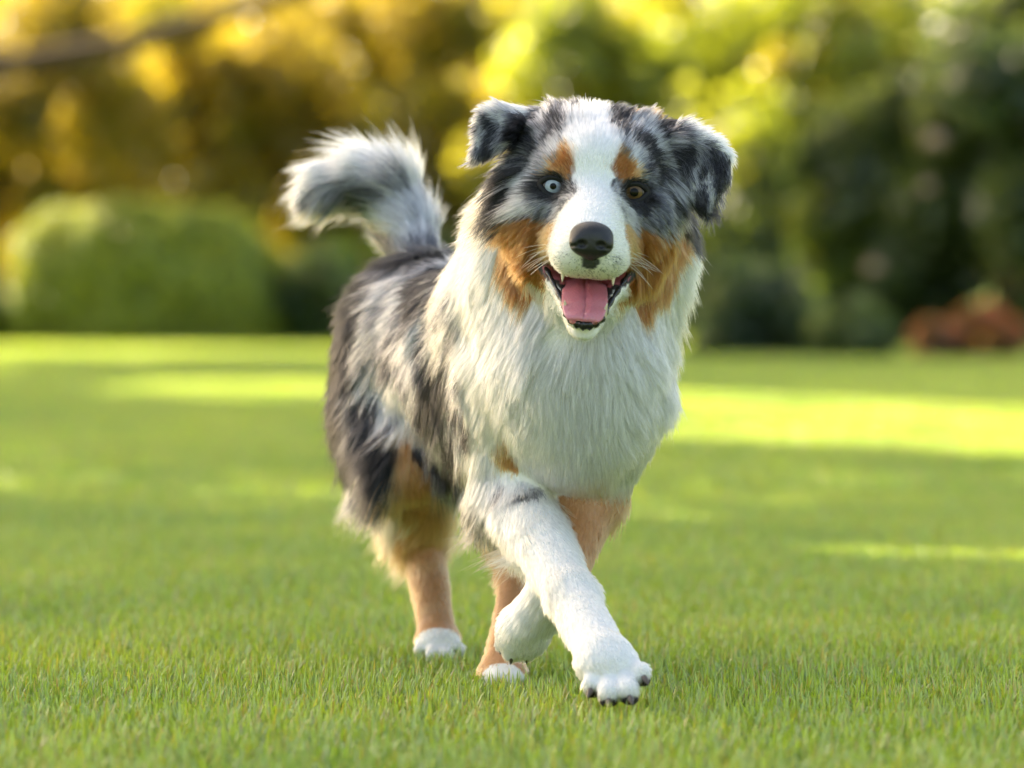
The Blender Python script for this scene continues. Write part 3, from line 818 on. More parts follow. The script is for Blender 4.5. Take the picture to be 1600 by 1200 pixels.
dabs("U", (634, 690, 6), (636, 715, 7), (640, 750, 11), (650, 785, 16), (660, 850, 26), (672, 920, 28), (682, 965, 18), (655, 745, 9))
dabs("t", (668, 880, 12), (676, 940, 12))
dabs("W", (685, 1008, 24))
dabs("W", (787, 1070, 3))
def dab3(kind, p, r): DABS.append((np.asarray(p, float), r, kind))
_bx = P(655, 515, .40)
dab3("M", P(760, 440, .2) + np.array([.03, 0, 0.02]), .05); dab3("D", P(800, 440, .14) + np.array([.05, .03, 0]), .04)
for (a, b, c), kd in zip(((930, 560, .14), (880, 560, .24), (840, 560, .32), (800, 540, .42), (760, 470, .42), (720, 430, .45), (850, 450, .2)), "GDGMDGB"):
    dab3(kd, P(a, b, c), .04)
for (a, b, c) in ((800, 610, .42), (760, 640, .46), (640, 640, .47)): dab3("D", P(a, b, c), .04)
for (a, b, c) in ((850, 780, .2), (820, 770, .28)): dab3("W", P(a, b, c), .05)
dab3("U", P(812, 860, .21), .05); dab3("U", P(803, 930, .16), .03); dab3("U", P(792, 990, .11), .03); dab3("U", P(787, 1025, .08), .02); dab3("C", P(790, 810, .10), .015); dab3("C", P(820, 850, .06), .012); dab3("C", P(600, 800, .45), .03); dab3("C", P(620, 760, .44), .02)
DP = np.array([d[0] for d in DABS]); DR = np.array([d[1] for d in DABS]); DK = np.array([d[2] for d in DABS])
DPART = part_of(DP)

PAL = {"W": (.83, .81, .775), "C": (.60, .47, .33), "T": (.275, .103, .03), "t": (.50, .28, .13), "U": (.45, .225, .095), "L": (.56, .55, .55),
       "G": (.33, .32, .325), "D": (.044, .045, .052), "B": (.009, .0085, .009), "P": (.46, .14, .17), "K": (.02, .018, .02)}
def coat(p, n, jit, skin=False):
    """colour of the coat at points p; jit: a per-hair random number"""
    part = part_of(p)
    kind = np.empty(len(p), dtype='<U1')
    w = fnoise(p, 55, 3, 2)
    for a in range(0, len(p), 20000):
        q = p[a:a + 20000]
        d = np.linalg.norm(q[:, None, :] - DP[None], axis=2)
        d = d + 0.03 * (part[a:a + 20000, None] != DPART[None])
        # uneven borders between the markings
        s = d - DR[None]
        s = s + .009 * (fnoise(q, 110, 5, 2)[:, None] - .5) * np.sin(np.arange(len(DK)) * 2.4)[None] + (jit[a:a + 20000, None] - .5) * .015 * np.cos(np.arange(len(DK)) * 1.7)[None]
        kind[a:a + 20000] = DK[s.argmin(1)]
    c = np.zeros((len(p), 3))
    for k, v in PAL.items():
        c[kind == k] = v
    # merle: silver broken by dark flecks
    f = fnoise(p * np.where((part == 4) | (part == 8), .62, 1.0)[:, None] * np.array([1.0, .7, 0.42]), 90, 9, 3) + (jit - .5) * .40
    m = kind == "M"
    c[m] = np.where((f[m] > .50)[:, None], PAL["D"], PAL["G"]); c[m & (f > .58)] = PAL["B"]; c[m & (f < .36)] = PAL["L"]
    g = kind == "G"
    c[g & (f > .60)] = PAL["D"]; c[g & (f < .43)] = PAL["L"]
    d = kind == "D"
    c[d & (f < .40)] = PAL["G"]; c[d & (f > .56)] = PAL["B"]
    wt = kind == "W"
    c[wt & (f > .88)] = PAL["C"]
    # tail: pale above, silver and black streaks on the sides, cream below
    t = part == PARTS.index("tail")
    up = n[:, 2] * .9 - .12 + (f - .5) * 1.3 - (p[:, 0] - P(560, 280, .52)[0]) * 1.2
    c[t] = PAL["G"]
    c[t & (f > .57)] = PAL["D"]; c[t & (f < .40)] = PAL["L"]
    c[t & (up > .46)] = PAL["W"]; c[t & (up < -.55)] = PAL["C"]
    # dark rims of the eyes, greyish skin below the nose
    h = head_local(p)
    for ex, ez in EYES:
        e = np.sqrt(((h[:, 0] - ex) / 1.15) ** 2 + (h[:, 2] - ez) ** 2) + (jit - .5) * 7
        m = (e < 20) & (h[:, 1] < 60) & (part == 0)
        c[m] = PAL["B"]
    e = np.sqrt((h[:, 0] / 1.2) ** 2 + ((h[:, 2] + 112)) ** 2) + (jit - .5) * 26
    m = (e + (jit - .5) * 14 < (12 if skin else 30)) & (h[:, 1] < -90) & (part == 0) & (h[:, 2] < -100)
    c[m] = PAL["D"]
    c *= (1 + (jit[:, None] - .5) * .40)
    return c, kind

skin_col = np.zeros((len(BV), 4)); skin_col[:, 3] = 1
skin_col[:, :3] = coat(BV, VN, np.full(len(BV), .5), True)[0]
mk = mouth_k(BV)
ishead = part_of(BV) == 0
hb = head_local(BV)
inmouth = ishead & (mk < 2.0) & (hb[:, 1] < 75)
lip = ishead & (mk >= 2.0) & (mk < 5.5) & (hb[:, 1] < 75) & ((hb[:, 2] < -150) | ((np.abs(hb[:, 0]) > 46) & (hb[:, 2] < -112)))
ln = VN @ HR
toward = ln[:, 0] * np.sign(hb[:, 0])
inner = ishead & (hb[:, 1] < 60) & (hb[:, 1] > -92) & (hb[:, 2] < -118) & (hb[:, 2] > -208) & (toward < .30) & (ln[:, 2] > -.25) & (np.abs(hb[:, 0]) < 72) & (mk < 16) & (ln[:, 1] < .6)
rimm = inner & (toward > -.25) & (mk > 1.0)
inmouth |= inner & ~rimm
lip |= rimm
deep = np.clip((hb[:, 1] + 30) / 55, 0, 1)
skin_col[inmouth, :3] = np.array(PAL["P"])[None] * (1 - .9 * deep[inmouth, None] * 0) * 1.0
skin_col[lip, :3] = PAL["K"]
socket = np.zeros(len(BV), bool)
for ex, ez in EYES:
    socket |= (((hb[:, 0] - ex) / 18) ** 2 + ((hb[:, 2] - ez) / 13.5) ** 2 < 1) & (hb[:, 1] < 40)
skin_col[socket & ishead, :3] = PAL["K"]
bare = inmouth | lip | (socket & ishead)

m_skin, nt, out = new_mat("dog_skin")
at = nt.nodes.new("ShaderNodeAttribute"); at.attribute_name = "col"
b = nt.nodes.new("ShaderNodeBsdfPrincipled")
b.inputs["Roughness"].default_value = 0.55
nt.links.new(at.outputs["Color"], b.inputs["Base Color"])
nt.links.new(b.outputs[0], out.inputs["Surface"])
dog = mesh_obj("dog", BV, BQ, m_skin)
ca = dog.data.color_attributes.new("col", 'FLOAT_COLOR', 'POINT')
ca.data.foreach_set("color", skin_col.astype(np.float32).ravel())
tag(dog, "blue merle long-haired dog trotting across the lawn with tongue out and tail up", "dog")

# ---- eyes
def cap(center, r, ang, rings, seg, fwd=(0, -1, 0), a0=0.0):
    """spherical cap facing the head's front; returns verts and faces (in world space)"""
    vs_, fs = [], []
    for i in range(rings + 1):
        a = a0 + (ang - a0) * i / rings
        for j in range(seg):
            t = 2 * math.pi * j / seg
            loc = np.array([math.sin(a) * math.cos(t), -math.cos(a), math.sin(a) * math.sin(t)]) * r
            vs_.append(H(*(np.array(center) + loc)))
    for i in range(rings):
        for j in range(seg):
            k = (j + 1) % seg
            fs.append((i * seg + j, (i + 1) * seg + j, (i + 1) * seg + k, i * seg + k))
    if a0 == 0.02: fs.append(tuple(range(seg)))
    return np.array(vs_), fs
m_sclera = principled("eye_white", (.10, .085, .08), .15, .3, coat=.3)
m_pupil = principled("pupil_black", (.003, .003, .003), .12, .1, coat=.08)
m_rim = principled("eyelid_skin", (.010, .009, .009), .5, .25)
def iris_mat(name):
    m, nt, out = new_mat(name)
    at = nt.nodes.new("ShaderNodeAttribute"); at.attribute_name = "col"
    b = nt.nodes.new("ShaderNodeBsdfPrincipled")
    b.inputs["Roughness"].default_value = .3; b.inputs["Coat Weight"].default_value = .3; b.inputs["Coat Roughness"].default_value = .02; b.inputs["Specular IOR Level"].default_value = .2
    nt.links.new(at.outputs["Color"], b.inputs["Base Color"]); nt.links.new(b.outputs[0], out.inputs["Surface"])
    return m
m_iris = iris_mat("iris_fibres")
for ex, pupil, inner, outer, lab in ((-63, .20, (.46, .50, .56), (.26, .31, .38), "pale blue eye"), (63, .27, (.05, .028, .012), (.16, .09, .03), "amber brown eye")):
    c = (ex, EYE_Y, 0)
    v_, f_ = cap(c, 22, math.pi, 20, 32, a0=.02)
    eye = mesh_obj("eye", v_, f_, m_sclera, dog); eye["label"] = lab
    A1 = .64
    v_, f_ = cap(c, 22.35, A1, 14, 64, a0=.1)
    iris = mesh_obj("iris", v_, f_, m_iris, eye)
    cols = []
    for i in range(15):
        t = i / 14
        for j in range(64):
            fib = .82 + .36 * random.random()
            k = np.array(inner) * (1 - t) + np.array(outer) * t
            k = k * fib
            if t > .84: k = k * max(.05, 1 - (t - .84) / .13)
            cols.append((*k, 1))
    ca = iris.data.color_attributes.new("col", 'FLOAT_COLOR', 'POINT')
    ca.data.foreach_set("color", np.array(cols, dtype=np.float32).ravel())
    v_, f_ = cap(c, 22.7, pupil + .03, 6, 32, a0=.02)
    mesh_obj("pupil", v_, f_, m_pupil, eye)
    # eyelids: a dark almond rim that hugs the eyeball
    s = 1 if ex > 0 else -1
    ring, rad = [], []
    for k in range(40):
        t = 2 * math.pi * k / 40
        x = math.cos(t) * 19.5; z = math.sin(t) * (12.2 if math.sin(t) > 0 else 12.6) * (1 - .25 * abs(math.cos(t)) ** 3)
        z += -1.5 * math.cos(t) * -s                      # inner corners sit a little lower
        y = -math.sqrt(max(22.6 ** 2 - x * x - z * z, 16)) + EYE_Y
        ring.append(H(ex + x, y - .3, z)); rad.append((3.0 + 1.6 * abs(math.cos(t)) ** 2) * HU)
    v_, f_ = tube(ring, np.array(rad), 10, True)
    mesh_obj("eyelid", v_, f_, m_rim, dog)
    ring2 = [H(*(np.array([ex, EYE_Y + 3, 0]) + (head_local(np.array([r]))[0] - np.array([ex, EYE_Y, 0])) * 1.13)) for r in ring]
    v_, f_ = tube(ring2, 4.0 * HU, 10, True)
    mesh_obj("eyelid", v_, f_, m_rim, dog)

# ---- nose
NO = np.array([0, -24, 4.0])
def NH(x, y, z): return H(x + NO[0], y + NO[1], z + NO[2])
NF = Field(H(-60, -190, -140), H(60, -70, -30), 0.0008)
def nell(x, y, z, a, b, c, k=6, sub=False): NF.ell(NH(x, y, z), np.array([a, b, c]) * HU, HR, k=k * HU, sub=sub)
nell(0, -108, -78, 33, 28, 22); nell(0, -110, -90, 31, 26, 23, 8)
for s in (-1, 1): nell(s * 18, -120, -90, 15, 15, 15, 7)
NF.cone(NH(0, -122, -96), NH(0, -112, -108), 11 * HU, 6 * HU, k=7 * HU)
for s in (-1, 1):
    nell(s * 15, -140, -92, 8.5, 11, 7, 3, True)
    NF.cone(NH(s * 20, -138, -96), NH(s * 33, -124, -96), 3.2 * HU, 2.2 * HU, k=3 * HU, sub=True)
NF.cone(NH(0, -142, -96), NH(0, -122, -122), 1.2 * HU, 1.4 * HU, k=2.5 * HU, sub=True)
v_, q_ = NF.mesh()
m_nose = principled("nose_leather", (.016, .015, .016), .38, .5, noise=(900, .3, .5))
mesh_obj("nose", v_, q_, m_nose, dog)

# ---- tongue
prof = catmull([(40, -146), (5, -150), (-30, -162), (-58, -178), (-78, -193), (-88, -203), (-86, -209)], 40)
hw0 = catmull([(26, 0), (32, 0), (34, 0), (34, 0), (32, 0), (23, 0), (8, 0)], 40)[:, 0]
hw = np.where(np.arange(40) > 16, 34.5 * np.sqrt(np.clip(1 - ((np.arange(40) - 16) / 23.2) ** 2, 0, 1)), hw0)
tv, tf = [], []
NS = 21
for i in range(40):
    tn = norm(np.array([*(prof[min(i + 1, 39)] - prof[max(i - 1, 0)])]))
    nn = np.array([-tn[1], tn[0]]); nn = nn if nn[1] > 0 else -nn
    for j in range(NS):
        s = -1 + 2 * j / (NS - 1)
        bow = 6.5 * (1 - s * s) - 4.5 * math.exp(-((s + .04 * math.sin(i * .22)) / .13) ** 2) * (1 if i < 32 else .5) - 5.0 * max(0, (i - 27) / 12) ** 2 * (1 - s * s * .4) + .8 * math.sin(i * .7 + s * 2.2)
        yz = prof[i] + nn * bow
        tv.append(H(s * hw[i] - 2, yz[0], yz[1]))
for i in range(39):
    for j in range(NS - 1):
        a = i * NS + j
        tf.append((a, a + 1, a + NS + 1, a + NS))
m_tongue = principled("tongue_flesh", (.62, .20, .25), .40, .5, noise=(520, .16, 1.0), coat=.7, sss=.4)
tongue = mesh_obj("tongue", np.array(tv), tf, m_tongue, dog)
so = tongue.modifiers.new("thickness", 'SOLIDIFY'); so.thickness = 7 * HU; so.offset = 0

# ---- lower lip, gums and teeth
m_lip = principled("lip_skin", (.014, .013, .014), .25, .5, noise=(300, .2, .6))
half = [(75, 44, -104), (70, 38, -116), (61, 12, -132), (48, -14, -154), (34, -44, -180), (26, -66, -199), (13, -81, -209)]
path = [(-x, y, z) for x, y, z in half] + [(0, -85, -212)] + half[::-1]
path = catmull(path, 70)
rad = (4.2 + 3.6 * np.exp(-((np.arange(70) - 34.5) / 10) ** 2)) * HU * (1 + .25 * np.sin(np.arange(70) * 1.9))
v_, f_ = tube([H(p[0] * 1.03, p[1] - 1, p[2] + 2) for p in path], rad, 8)
mesh_obj("lip", v_, f_, m_lip, dog)
m_tooth = principled("tooth_enamel", (.72, .62, .44), .3, .5, noise=(400, .1, 0))
def tooth(base, tip, r):
    base, tip = np.array(base, float), np.array(tip, float)
    t = np.linspace(0, 1, 7)[:, None]
    bend = np.array([0, 4, 0]) * (t * (1 - t) * 4) * .5
    v_, f_ = tube([H(*q) for q in base + (tip - base) * t + bend], r * HU * np.array([.85, 1, .95, .8, .6, .36, .1]), 8)
    mesh_obj("tooth", v_, f_, m_tooth, dog)
for s in (-1, 1):
    tooth((s * 38, -80, -120), (s * 39, -86, -147), 4.4)       # upper canine
    tooth((s * 27, -66, -200), (s * 33, -76, -174), 4.8)       # lower canine
    for k, (x, y, z, h_) in enumerate(((35, -44, -178, 9), (40, -32, -168, 9), (45, -18, -158, 10), (50, -4, -149, 10))):
        tooth((s * x, y, z - 5), (s * x, y, z + h_ - 2), 4.2)
    for k in range(3):
        tooth((s * (5 + 8 * k), -80 + 2 * k, -203), (s * (5 + 8 * k), -83 + 2 * k, -193), 3.2)
    for k in range(3):
        tooth((s * (5 + 8.5 * k), -96 + 2 * k, -126), (s * (5 + 8.5 * k), -98 + 2 * k, -136), 3.2)

# ---- claws and toe pads
m_claw = principled("claw_horn", (.10, .075, .06), .35, .5)
m_pad = principled("paw_pad", (.03, .024, .022), .75, .3, noise=(500, .3, .8))
def claw(px, py, Y, dx, dy, dY, L=.011):
    a = P(px, py, Y); d = norm(P(px + dx, py + dy, Y + dY) - a)
    t = np.linspace(0, 1, 6)[:, None]
    v_, f_ = tube(a + d * L * t + np.array([0, 0, -.004]) * t * t, .0032 * np.array([1, 1, .9, .7, .45, .12]), 8)
    mesh_obj("claw", v_, f_, m_claw, dog)
for x, y, Y in ((923, 1079, -.280), (951, 1095, -.298), (984, 1090, -.300), (1006, 1059, -.282)):
    claw(x, y, Y, (x - 955) * .3, 12, -.02)
for x, y, Y in ((662, 1021, .285), (677, 1029, .27), (697, 1029, .27), (711, 1019, .285)):
    claw(x, y, Y, (x - 686) * .3, 6, -.03)
for x, y, Y in ((766, 1064, .036), (779, 1070, .02), (795, 1070, .02), (809, 1064, .036)):
    claw(x, y, Y, (x - 786) * .3, 6, -.03)
for x, y, Y in ((785, 1011, -.018), (800, 1026, -.025), (822, 1025, -.025), (840, 1005, -.018)):
    claw(x, y, Y, (x - 815) * .3, 14, 0.01, .0065)
def pad(px, py, Y, a, b_, c):
    v_, f_ = [], []
    for i in range(9):
        th = math.pi * i / 8
        for j in range(14):
            t = 2 * math.pi * j / 14
            v_.append(P(px, py, Y) + np.array([a * math.sin(th) * math.cos(t), b_ * math.sin(th) * math.sin(t), c * math.cos(th)]))
    for i in range(8):
        for j in range(14):
            k = (j + 1) % 14
            f_.append((i * 14 + j, i * 14 + k, (i + 1) * 14 + k, (i + 1) * 14 + j))
    mesh_obj("paw_pad", np.array(v_), f_, m_pad, dog)
pad(951, 1096, -.287, .009, .011, .006); pad(984, 1092, -.289, .009, .011, .006); pad(1004, 1063, -.269, .008, .010, .006); pad(926, 1081, -.267, .008, .010, .006); pad(958, 1066, -.235, .016, .010, .010)
pad(690, 1034, .285, .012, .012, .005)
# ================================================================ the dog's fur
STROKES = []          # root, direction, length (m), lift (rad), part
def comb(*items):
    for x1, y1, x2, y2, L, lift in items:
        p, n = cast_near(x1, y1)
        if p is None:
            print("comb misses", x1, y1); continue
        q, _n = cast(x2, y2)
        if q is None or abs(q[1] - p[1]) > .06:
            q = P(x2, y2, p[1] + .01)
        STROKES.append((p, norm(q - p), L / 1000.0, math.radians(lift), n))
comb(  # face
    (920, 345, 921, 300, 6, 10), (921, 310, 924, 265, 8, 11), (925, 255, 925, 215, 9, 12), (925, 215, 925, 175, 16, 20), (900, 185, 893, 158, 22, 34), (960, 180, 972, 156, 22, 34), (925, 170, 925, 150, 22, 36), (860, 175, 848, 158, 24, 34), (1005, 178, 1018, 162, 24, 34),
    (882, 372, 856, 366, 7, 10), (866, 400, 846, 402, 7, 11), (958, 372, 985, 368, 7, 10), (974, 402, 994, 404, 7, 11), (900, 418, 885, 428, 4.5, 10), (940, 418, 955, 428, 4.5, 10), (920, 425, 920, 434, 4, 12),
    (895, 325, 872, 332, 8, 12), (953, 327, 975, 337, 8, 12), (862, 318, 842, 334, 10, 15), (997, 330, 1016, 346, 10, 15), (845, 345, 825, 362, 13, 18), (1005, 355, 1022, 372, 13, 18),
    (828, 365, 812, 405, 24, 20), (802, 390, 795, 445, 36, 20), (838, 405, 820, 447, 26, 18), (815, 430, 803, 475, 40, 22), (1012, 375, 1024, 420, 24, 18), (1034, 400, 1032, 465, 36, 18), (1003, 420, 1006, 480, 32, 18), (1030, 440, 1025, 500, 40, 20),
    (880, 262, 866, 236, 9, 20), (842, 258, 815, 244, 14, 20), (852, 222, 832, 197, 18, 24), (978, 264, 994, 238, 9, 20), (1012, 262, 1036, 252, 14, 20), (1008, 215, 1028, 195, 18, 24), (900, 230, 885, 205, 12, 16), (952, 230, 966, 205, 12, 16),
    (828, 290, 806, 302, 18, 18), (1026, 300, 1046, 316, 18, 18),
    (812, 270, 778, 292, 42, 24), (800, 300, 765, 322, 50, 28), (800, 325, 772, 345, 50, 28), (1050, 290, 1066, 330, 34, 20), (1060, 320, 1078, 365, 42, 24), (1066, 350, 1085, 385, 42, 26),
    (815, 215, 785, 205, 26, 28), (1045, 215, 1075, 215, 26, 28),
    (882, 500, 876, 512, 3.5, 10), (908, 519, 907, 527, 3.5, 10), (936, 498, 940, 510, 3.5, 10), (864, 456, 860, 474, 6, 10), (958, 462, 962, 478, 6, 10), (850, 425, 842, 440, 9, 12), (985, 425, 992, 440, 9, 12),
    # ears
    (768, 200, 745, 222, 12, 12), (752, 232, 738, 258, 10, 10), (800, 178, 772, 172, 18, 24), (745, 195, 732, 205, 10, 15), (785, 200, 762, 225, 14, 12), (775, 182, 745, 180, 12, 22),
    (1090, 240, 1115, 290, 14, 14), (1112, 275, 1110, 312, 7, 10), (1080, 206, 1112, 210, 17, 32), (1066, 260, 1082, 315, 18, 14), (1085, 295, 1095, 322, 8, 10), (1110, 215, 1135, 226, 12, 28), (1132, 250, 1136, 275, 9, 16),
    # ruff and chest
    (765, 345, 718, 345, 42, 30), (760, 305, 715, 292, 42, 32), (757, 400, 720, 440, 42, 26), (765, 450, 745, 525, 44, 20), (790, 480, 768, 560, 46, 18),
    (1072, 380, 1104, 404, 36, 36), (1075, 430, 1098, 475, 40, 32), (1062, 500, 1080, 550, 54, 26), (1050, 560, 1058, 620, 45, 22),
    (860, 480, 840, 550, 55, 18), (905, 545, 903, 610, 42, 20), (962, 520, 972, 590, 42, 20), (1010, 520, 1025, 590, 44, 22), (830, 540, 812, 610, 44, 20), (870, 600, 866, 660, 38, 22), (940, 610, 946, 670, 38, 22), (1005, 620, 1012, 680, 36, 22),
    (820, 640, 820, 700, 34, 16), (840, 700, 845, 745, 22, 12), (890, 680, 892, 735, 36, 20), (950, 690, 956, 745, 38, 22), (1010, 690, 1008, 745, 26, 20), (930, 740, 938, 790, 30, 24), (880, 730, 890, 770, 30, 22), (975, 745, 982, 790, 24, 20),
    (765, 620, 757, 690, 40, 15), (790, 690, 790, 740, 24, 12), (775, 560, 755, 620, 50, 18), (845, 740, 850, 780, 22, 15),
    # forelegs
    (806, 785, 814, 830, 16, 14), (782, 800, 770, 850, 26, 18), (850, 850, 872, 892, 13, 12), (815, 870, 838, 908, 16, 16), (892, 925, 908, 955, 12, 12), (865, 930, 885, 962, 18, 18), (928, 990, 945, 1030, 11, 11), (950, 1035, 958, 1062, 8, 9), (984, 1066, 990, 1082, 7, 11), (927, 1058, 924, 1074, 7, 11), (951, 1068, 951, 1086, 7, 11), (1000, 1042, 1006, 1056, 7, 11),
    (930, 830, 915, 868, 14, 14), (945, 812, 934, 845, 13, 12), (835, 955, 818, 985, 20, 20), (800, 985, 790, 1018, 11, 12), (815, 1010, 812, 1036, 9, 10),
    # flank and back
    (735, 500, 712, 570, 55, 16), (722, 590, 716, 665, 60, 14), (722, 680, 722, 755, 72, 18), (690, 480, 655, 530, 45, 16), (690, 580, 675, 650, 55, 14), (690, 680, 692, 750, 74, 20), (650, 460, 612, 500, 42, 18), (645, 550, 625, 615, 45, 16), (610, 500, 580, 555, 40, 20),
    (585, 560, 562, 620, 42, 22), (600, 620, 590, 690, 45, 18), (570, 640, 545, 705, 52, 28), (565, 700, 535, 755, 60, 32), (600, 690, 585, 755, 52, 22), (690, 415, 655, 440, 42, 22), (650, 640, 640, 700, 45, 15), (575, 740, 548, 790, 62, 34), (600, 745, 572, 805, 60, 24), (612, 795, 578, 850, 48, 30),
    # hind legs
    (632, 715, 630, 765, 16, 10), (655, 740, 655, 785, 12, 8), (640, 690, 640, 735, 22, 10), (650, 790, 656, 835, 10, 8), (630, 800, 610, 840, 30, 26), (664, 860, 670, 905, 11, 12), (676, 930, 682, 970, 11, 12), (685, 990, 688, 1010, 7, 8), (697, 1018, 698, 1028, 4.5, 8), (675, 1018, 674, 1028, 4.5, 8),
    (788, 940, 786, 985, 7, 7), (784, 1010, 785, 1045, 7, 7), (785, 1055, 786, 1068, 6, 8))
def stroke3(p, d, L, lift, n):
    STROKES.append((np.asarray(p, float), norm(np.asarray(d, float)), L / 1000.0, math.radians(lift), norm(np.asarray(n, float))))
# tail: hairs run towards the tip and fan out
_tp = [P(655, 425, .45), P(640, 360, .50), P(618, 305, .52), P(575, 280, .53), P(525, 285, .52), P(492, 303, .51)]
for i, (L, lift) in enumerate(((40, 15), (50, 13), (66, 15), (74, 15), (56, 13), (32, 10))):
    a = _tp[i] if i < 4 else _tp[4]; b_ = _tp[min(i + 2, 5)]
    d = norm(b_ - a) if i else norm(_tp[1] - _tp[0] + (_tp[2] - _tp[1]) * .5)
    for nn in ((0, -1, 0), (0, 1, 0), (0, 0, 1), (0, 0, -1), (-1, 0, 0), (1, 0, 0)):
        off = np.array(nn) - d * (np.array(nn) @ d)
        if np.linalg.norm(off) < .3: continue
        stroke3(_tp[i] + norm(off) * .018, d + np.array([-.12, 0, -.22 if i > 2 else -.05]), L, lift, norm(off))
# the far side, belly, and the feathering behind the legs
for x, z_, Y, n in ((940, 560, .16, (1, .3, 0)), (880, 560, .28, (1, .3, 0)), (830, 540, .4, (1, .3, 0))):
    stroke3(P(x, z_, Y), (-.25, .5, -.8), 50, 16, n)
for x, y, Y in ((850, 430, .15), (760, 430, .28), (690, 420, .42)):
    stroke3(P(x, y, Y), (-.37, .9, -.05), 45, 20, (0, 0, 1))
for x, y, Y in ((850, 740, .12), (780, 720, .22), (720, 700, .3)):
    stroke3(P(x, y, Y), (-.2, .4, -.8), 52, 30, (0, 0, -1))
stroke3(P(640, 640, .47), (-.1, .45, -.9), 65, 34, (0, 1, 0)); stroke3(P(625, 740, .40), (-.3, .5, -.8), 75, 38, (-.3, 1, 0)); stroke3(P(640, 790, .37), (-.35, .5, -.75), 60, 40, (-.3, 1, 0))
stroke3(P(720, 640, .45), (-.1, .45, -.9), 65, 34, (0, 1, 0))
stroke3(P(790, 800, .08), (-.8, .3, -.55), 55, 34, (-.6, .8, 0)); stroke3(P(822, 860, .02), (-.75, .3, -.6), 48, 34, (-.6, .8, -.2)); stroke3(P(795, 820, .08), (-.6, .5, -.6), 50, 32, (-.2, 1, 0)); stroke3(P(885, 935, -.05), (-.25, .6, -.7), 24, 26, (-.2, 1, -.2))
stroke3(P(925, 830, .08), (-.1, .6, -.7), 34, 28, (0, 1, -.1))
SP = np.array([s[0] for s in STROKES]); SD = np.array([s[1] for s in STROKES]); SL = np.array([s[2] for s in STROKES]); SA = np.array([s[3] for s in STROKES]); SN = np.array([s[4] for s in STROKES])
SPART = part_of(SP)

def groom(p, n, part):
    D = np.zeros((len(p), 3)); L = np.zeros(len(p)); A = np.zeros(len(p))
    for a in range(0, len(p), 15000):
        q = p[a:a + 15000]; m = n[a:a + 15000]
        d2 = ((q[:, None] - SP[None]) ** 2).sum(2) + (.03 * (1 - m @ SN.T)) ** 2 + (np.where((part[a:a + 15000, None] <= 2) | (SPART[None] <= 2), .06, .035) * (part[a:a + 15000, None] != SPART[None])) ** 2
        w = 1 / (d2 + .006 ** 2) ** 2
        w /= w.sum(1, keepdims=True)
        D[a:a + 15000] = w @ SD; L[a:a + 15000] = w @ SL; A[a:a + 15000] = w @ SA
    # small swirls and partings
    sw = np.stack([fnoise(p, 26, 41 + k, 2) - .5 for k in range(3)], 1)
    D = D + sw * (1.1 * np.clip(L / .04, .15, 1.2))[:, None]
    A = A * (.8 + .8 * (fnoise(p, 45, 47, 2) - .1))
    D -= n * (D * n).sum(1, keepdims=True)
    return norm(D), L, A

# area-weighted roots
TA = .5 * np.linalg.norm(_fn, axis=1)
TC = BV[tri].mean(1)
tpart = part_of(TC)
hair_free = bare[tri].any(1)
hl = head_local(TC)
nose_zone = ((hl[:, 0] / 28) ** 2 + ((hl[:, 2] + 86) / 19) ** 2 < 1) & (hl[:, 1] < -100)
hair_free |= nose_zone & (tpart == 0)
PER = {"head": 150e4, "ear": 150e4, "ear2": 150e4, "ruff": 100e4, "trunk": 62e4, "tail": 120e4, "fore": 100e4, "fore2": 70e4, "hind": 95e4, "hind2": 60e4}
dens = np.array([PER[k] for k in PARTS])[tpart]
dens[hair_free] = 0
# the side turned away from the photograph's camera still has its coat, but thinner
away = ((TC - CAM) * _fn).sum(1) > 0
dens = np.where(away, dens * .45, dens)
cum = np.cumsum(TA * dens)
NH_ = int(cum[-1])
r = np.sort(rng.random(NH_)) * cum[-1]
ti = np.searchsorted(cum, r)
u, v = rng.random(NH_), rng.random(NH_)
fl = u + v > 1; u[fl] = 1 - u[fl]; v[fl] = 1 - v[fl]
t3 = tri[ti]
root = BV[t3[:, 0]] + u[:, None] * (BV[t3[:, 1]] - BV[t3[:, 0]]) + v[:, None] * (BV[t3[:, 2]] - BV[t3[:, 0]])
nrm = norm(VN[t3[:, 0]] * (1 - u - v)[:, None] + VN[t3[:, 1]] * u[:, None] + VN[t3[:, 2]] * v[:, None])
hpart = part_of(root)
D, L, A = groom(root, nrm, hpart)
jit = rng.random(NH_)
# clumps: hairs lean together into locks
nclump = NH_ // 9
cl_root_i = rng.choice(NH_, nclump, replace=False)
kd = KDTree(nclump)
for i, j in enumerate(cl_root_i): kd.insert(root[j], i)
kd.balance()
cl = np.array([kd.find(p)[1] for p in root])
cj = cl_root_i[cl]
print("hairs", NH_, _t.time() - _t0)

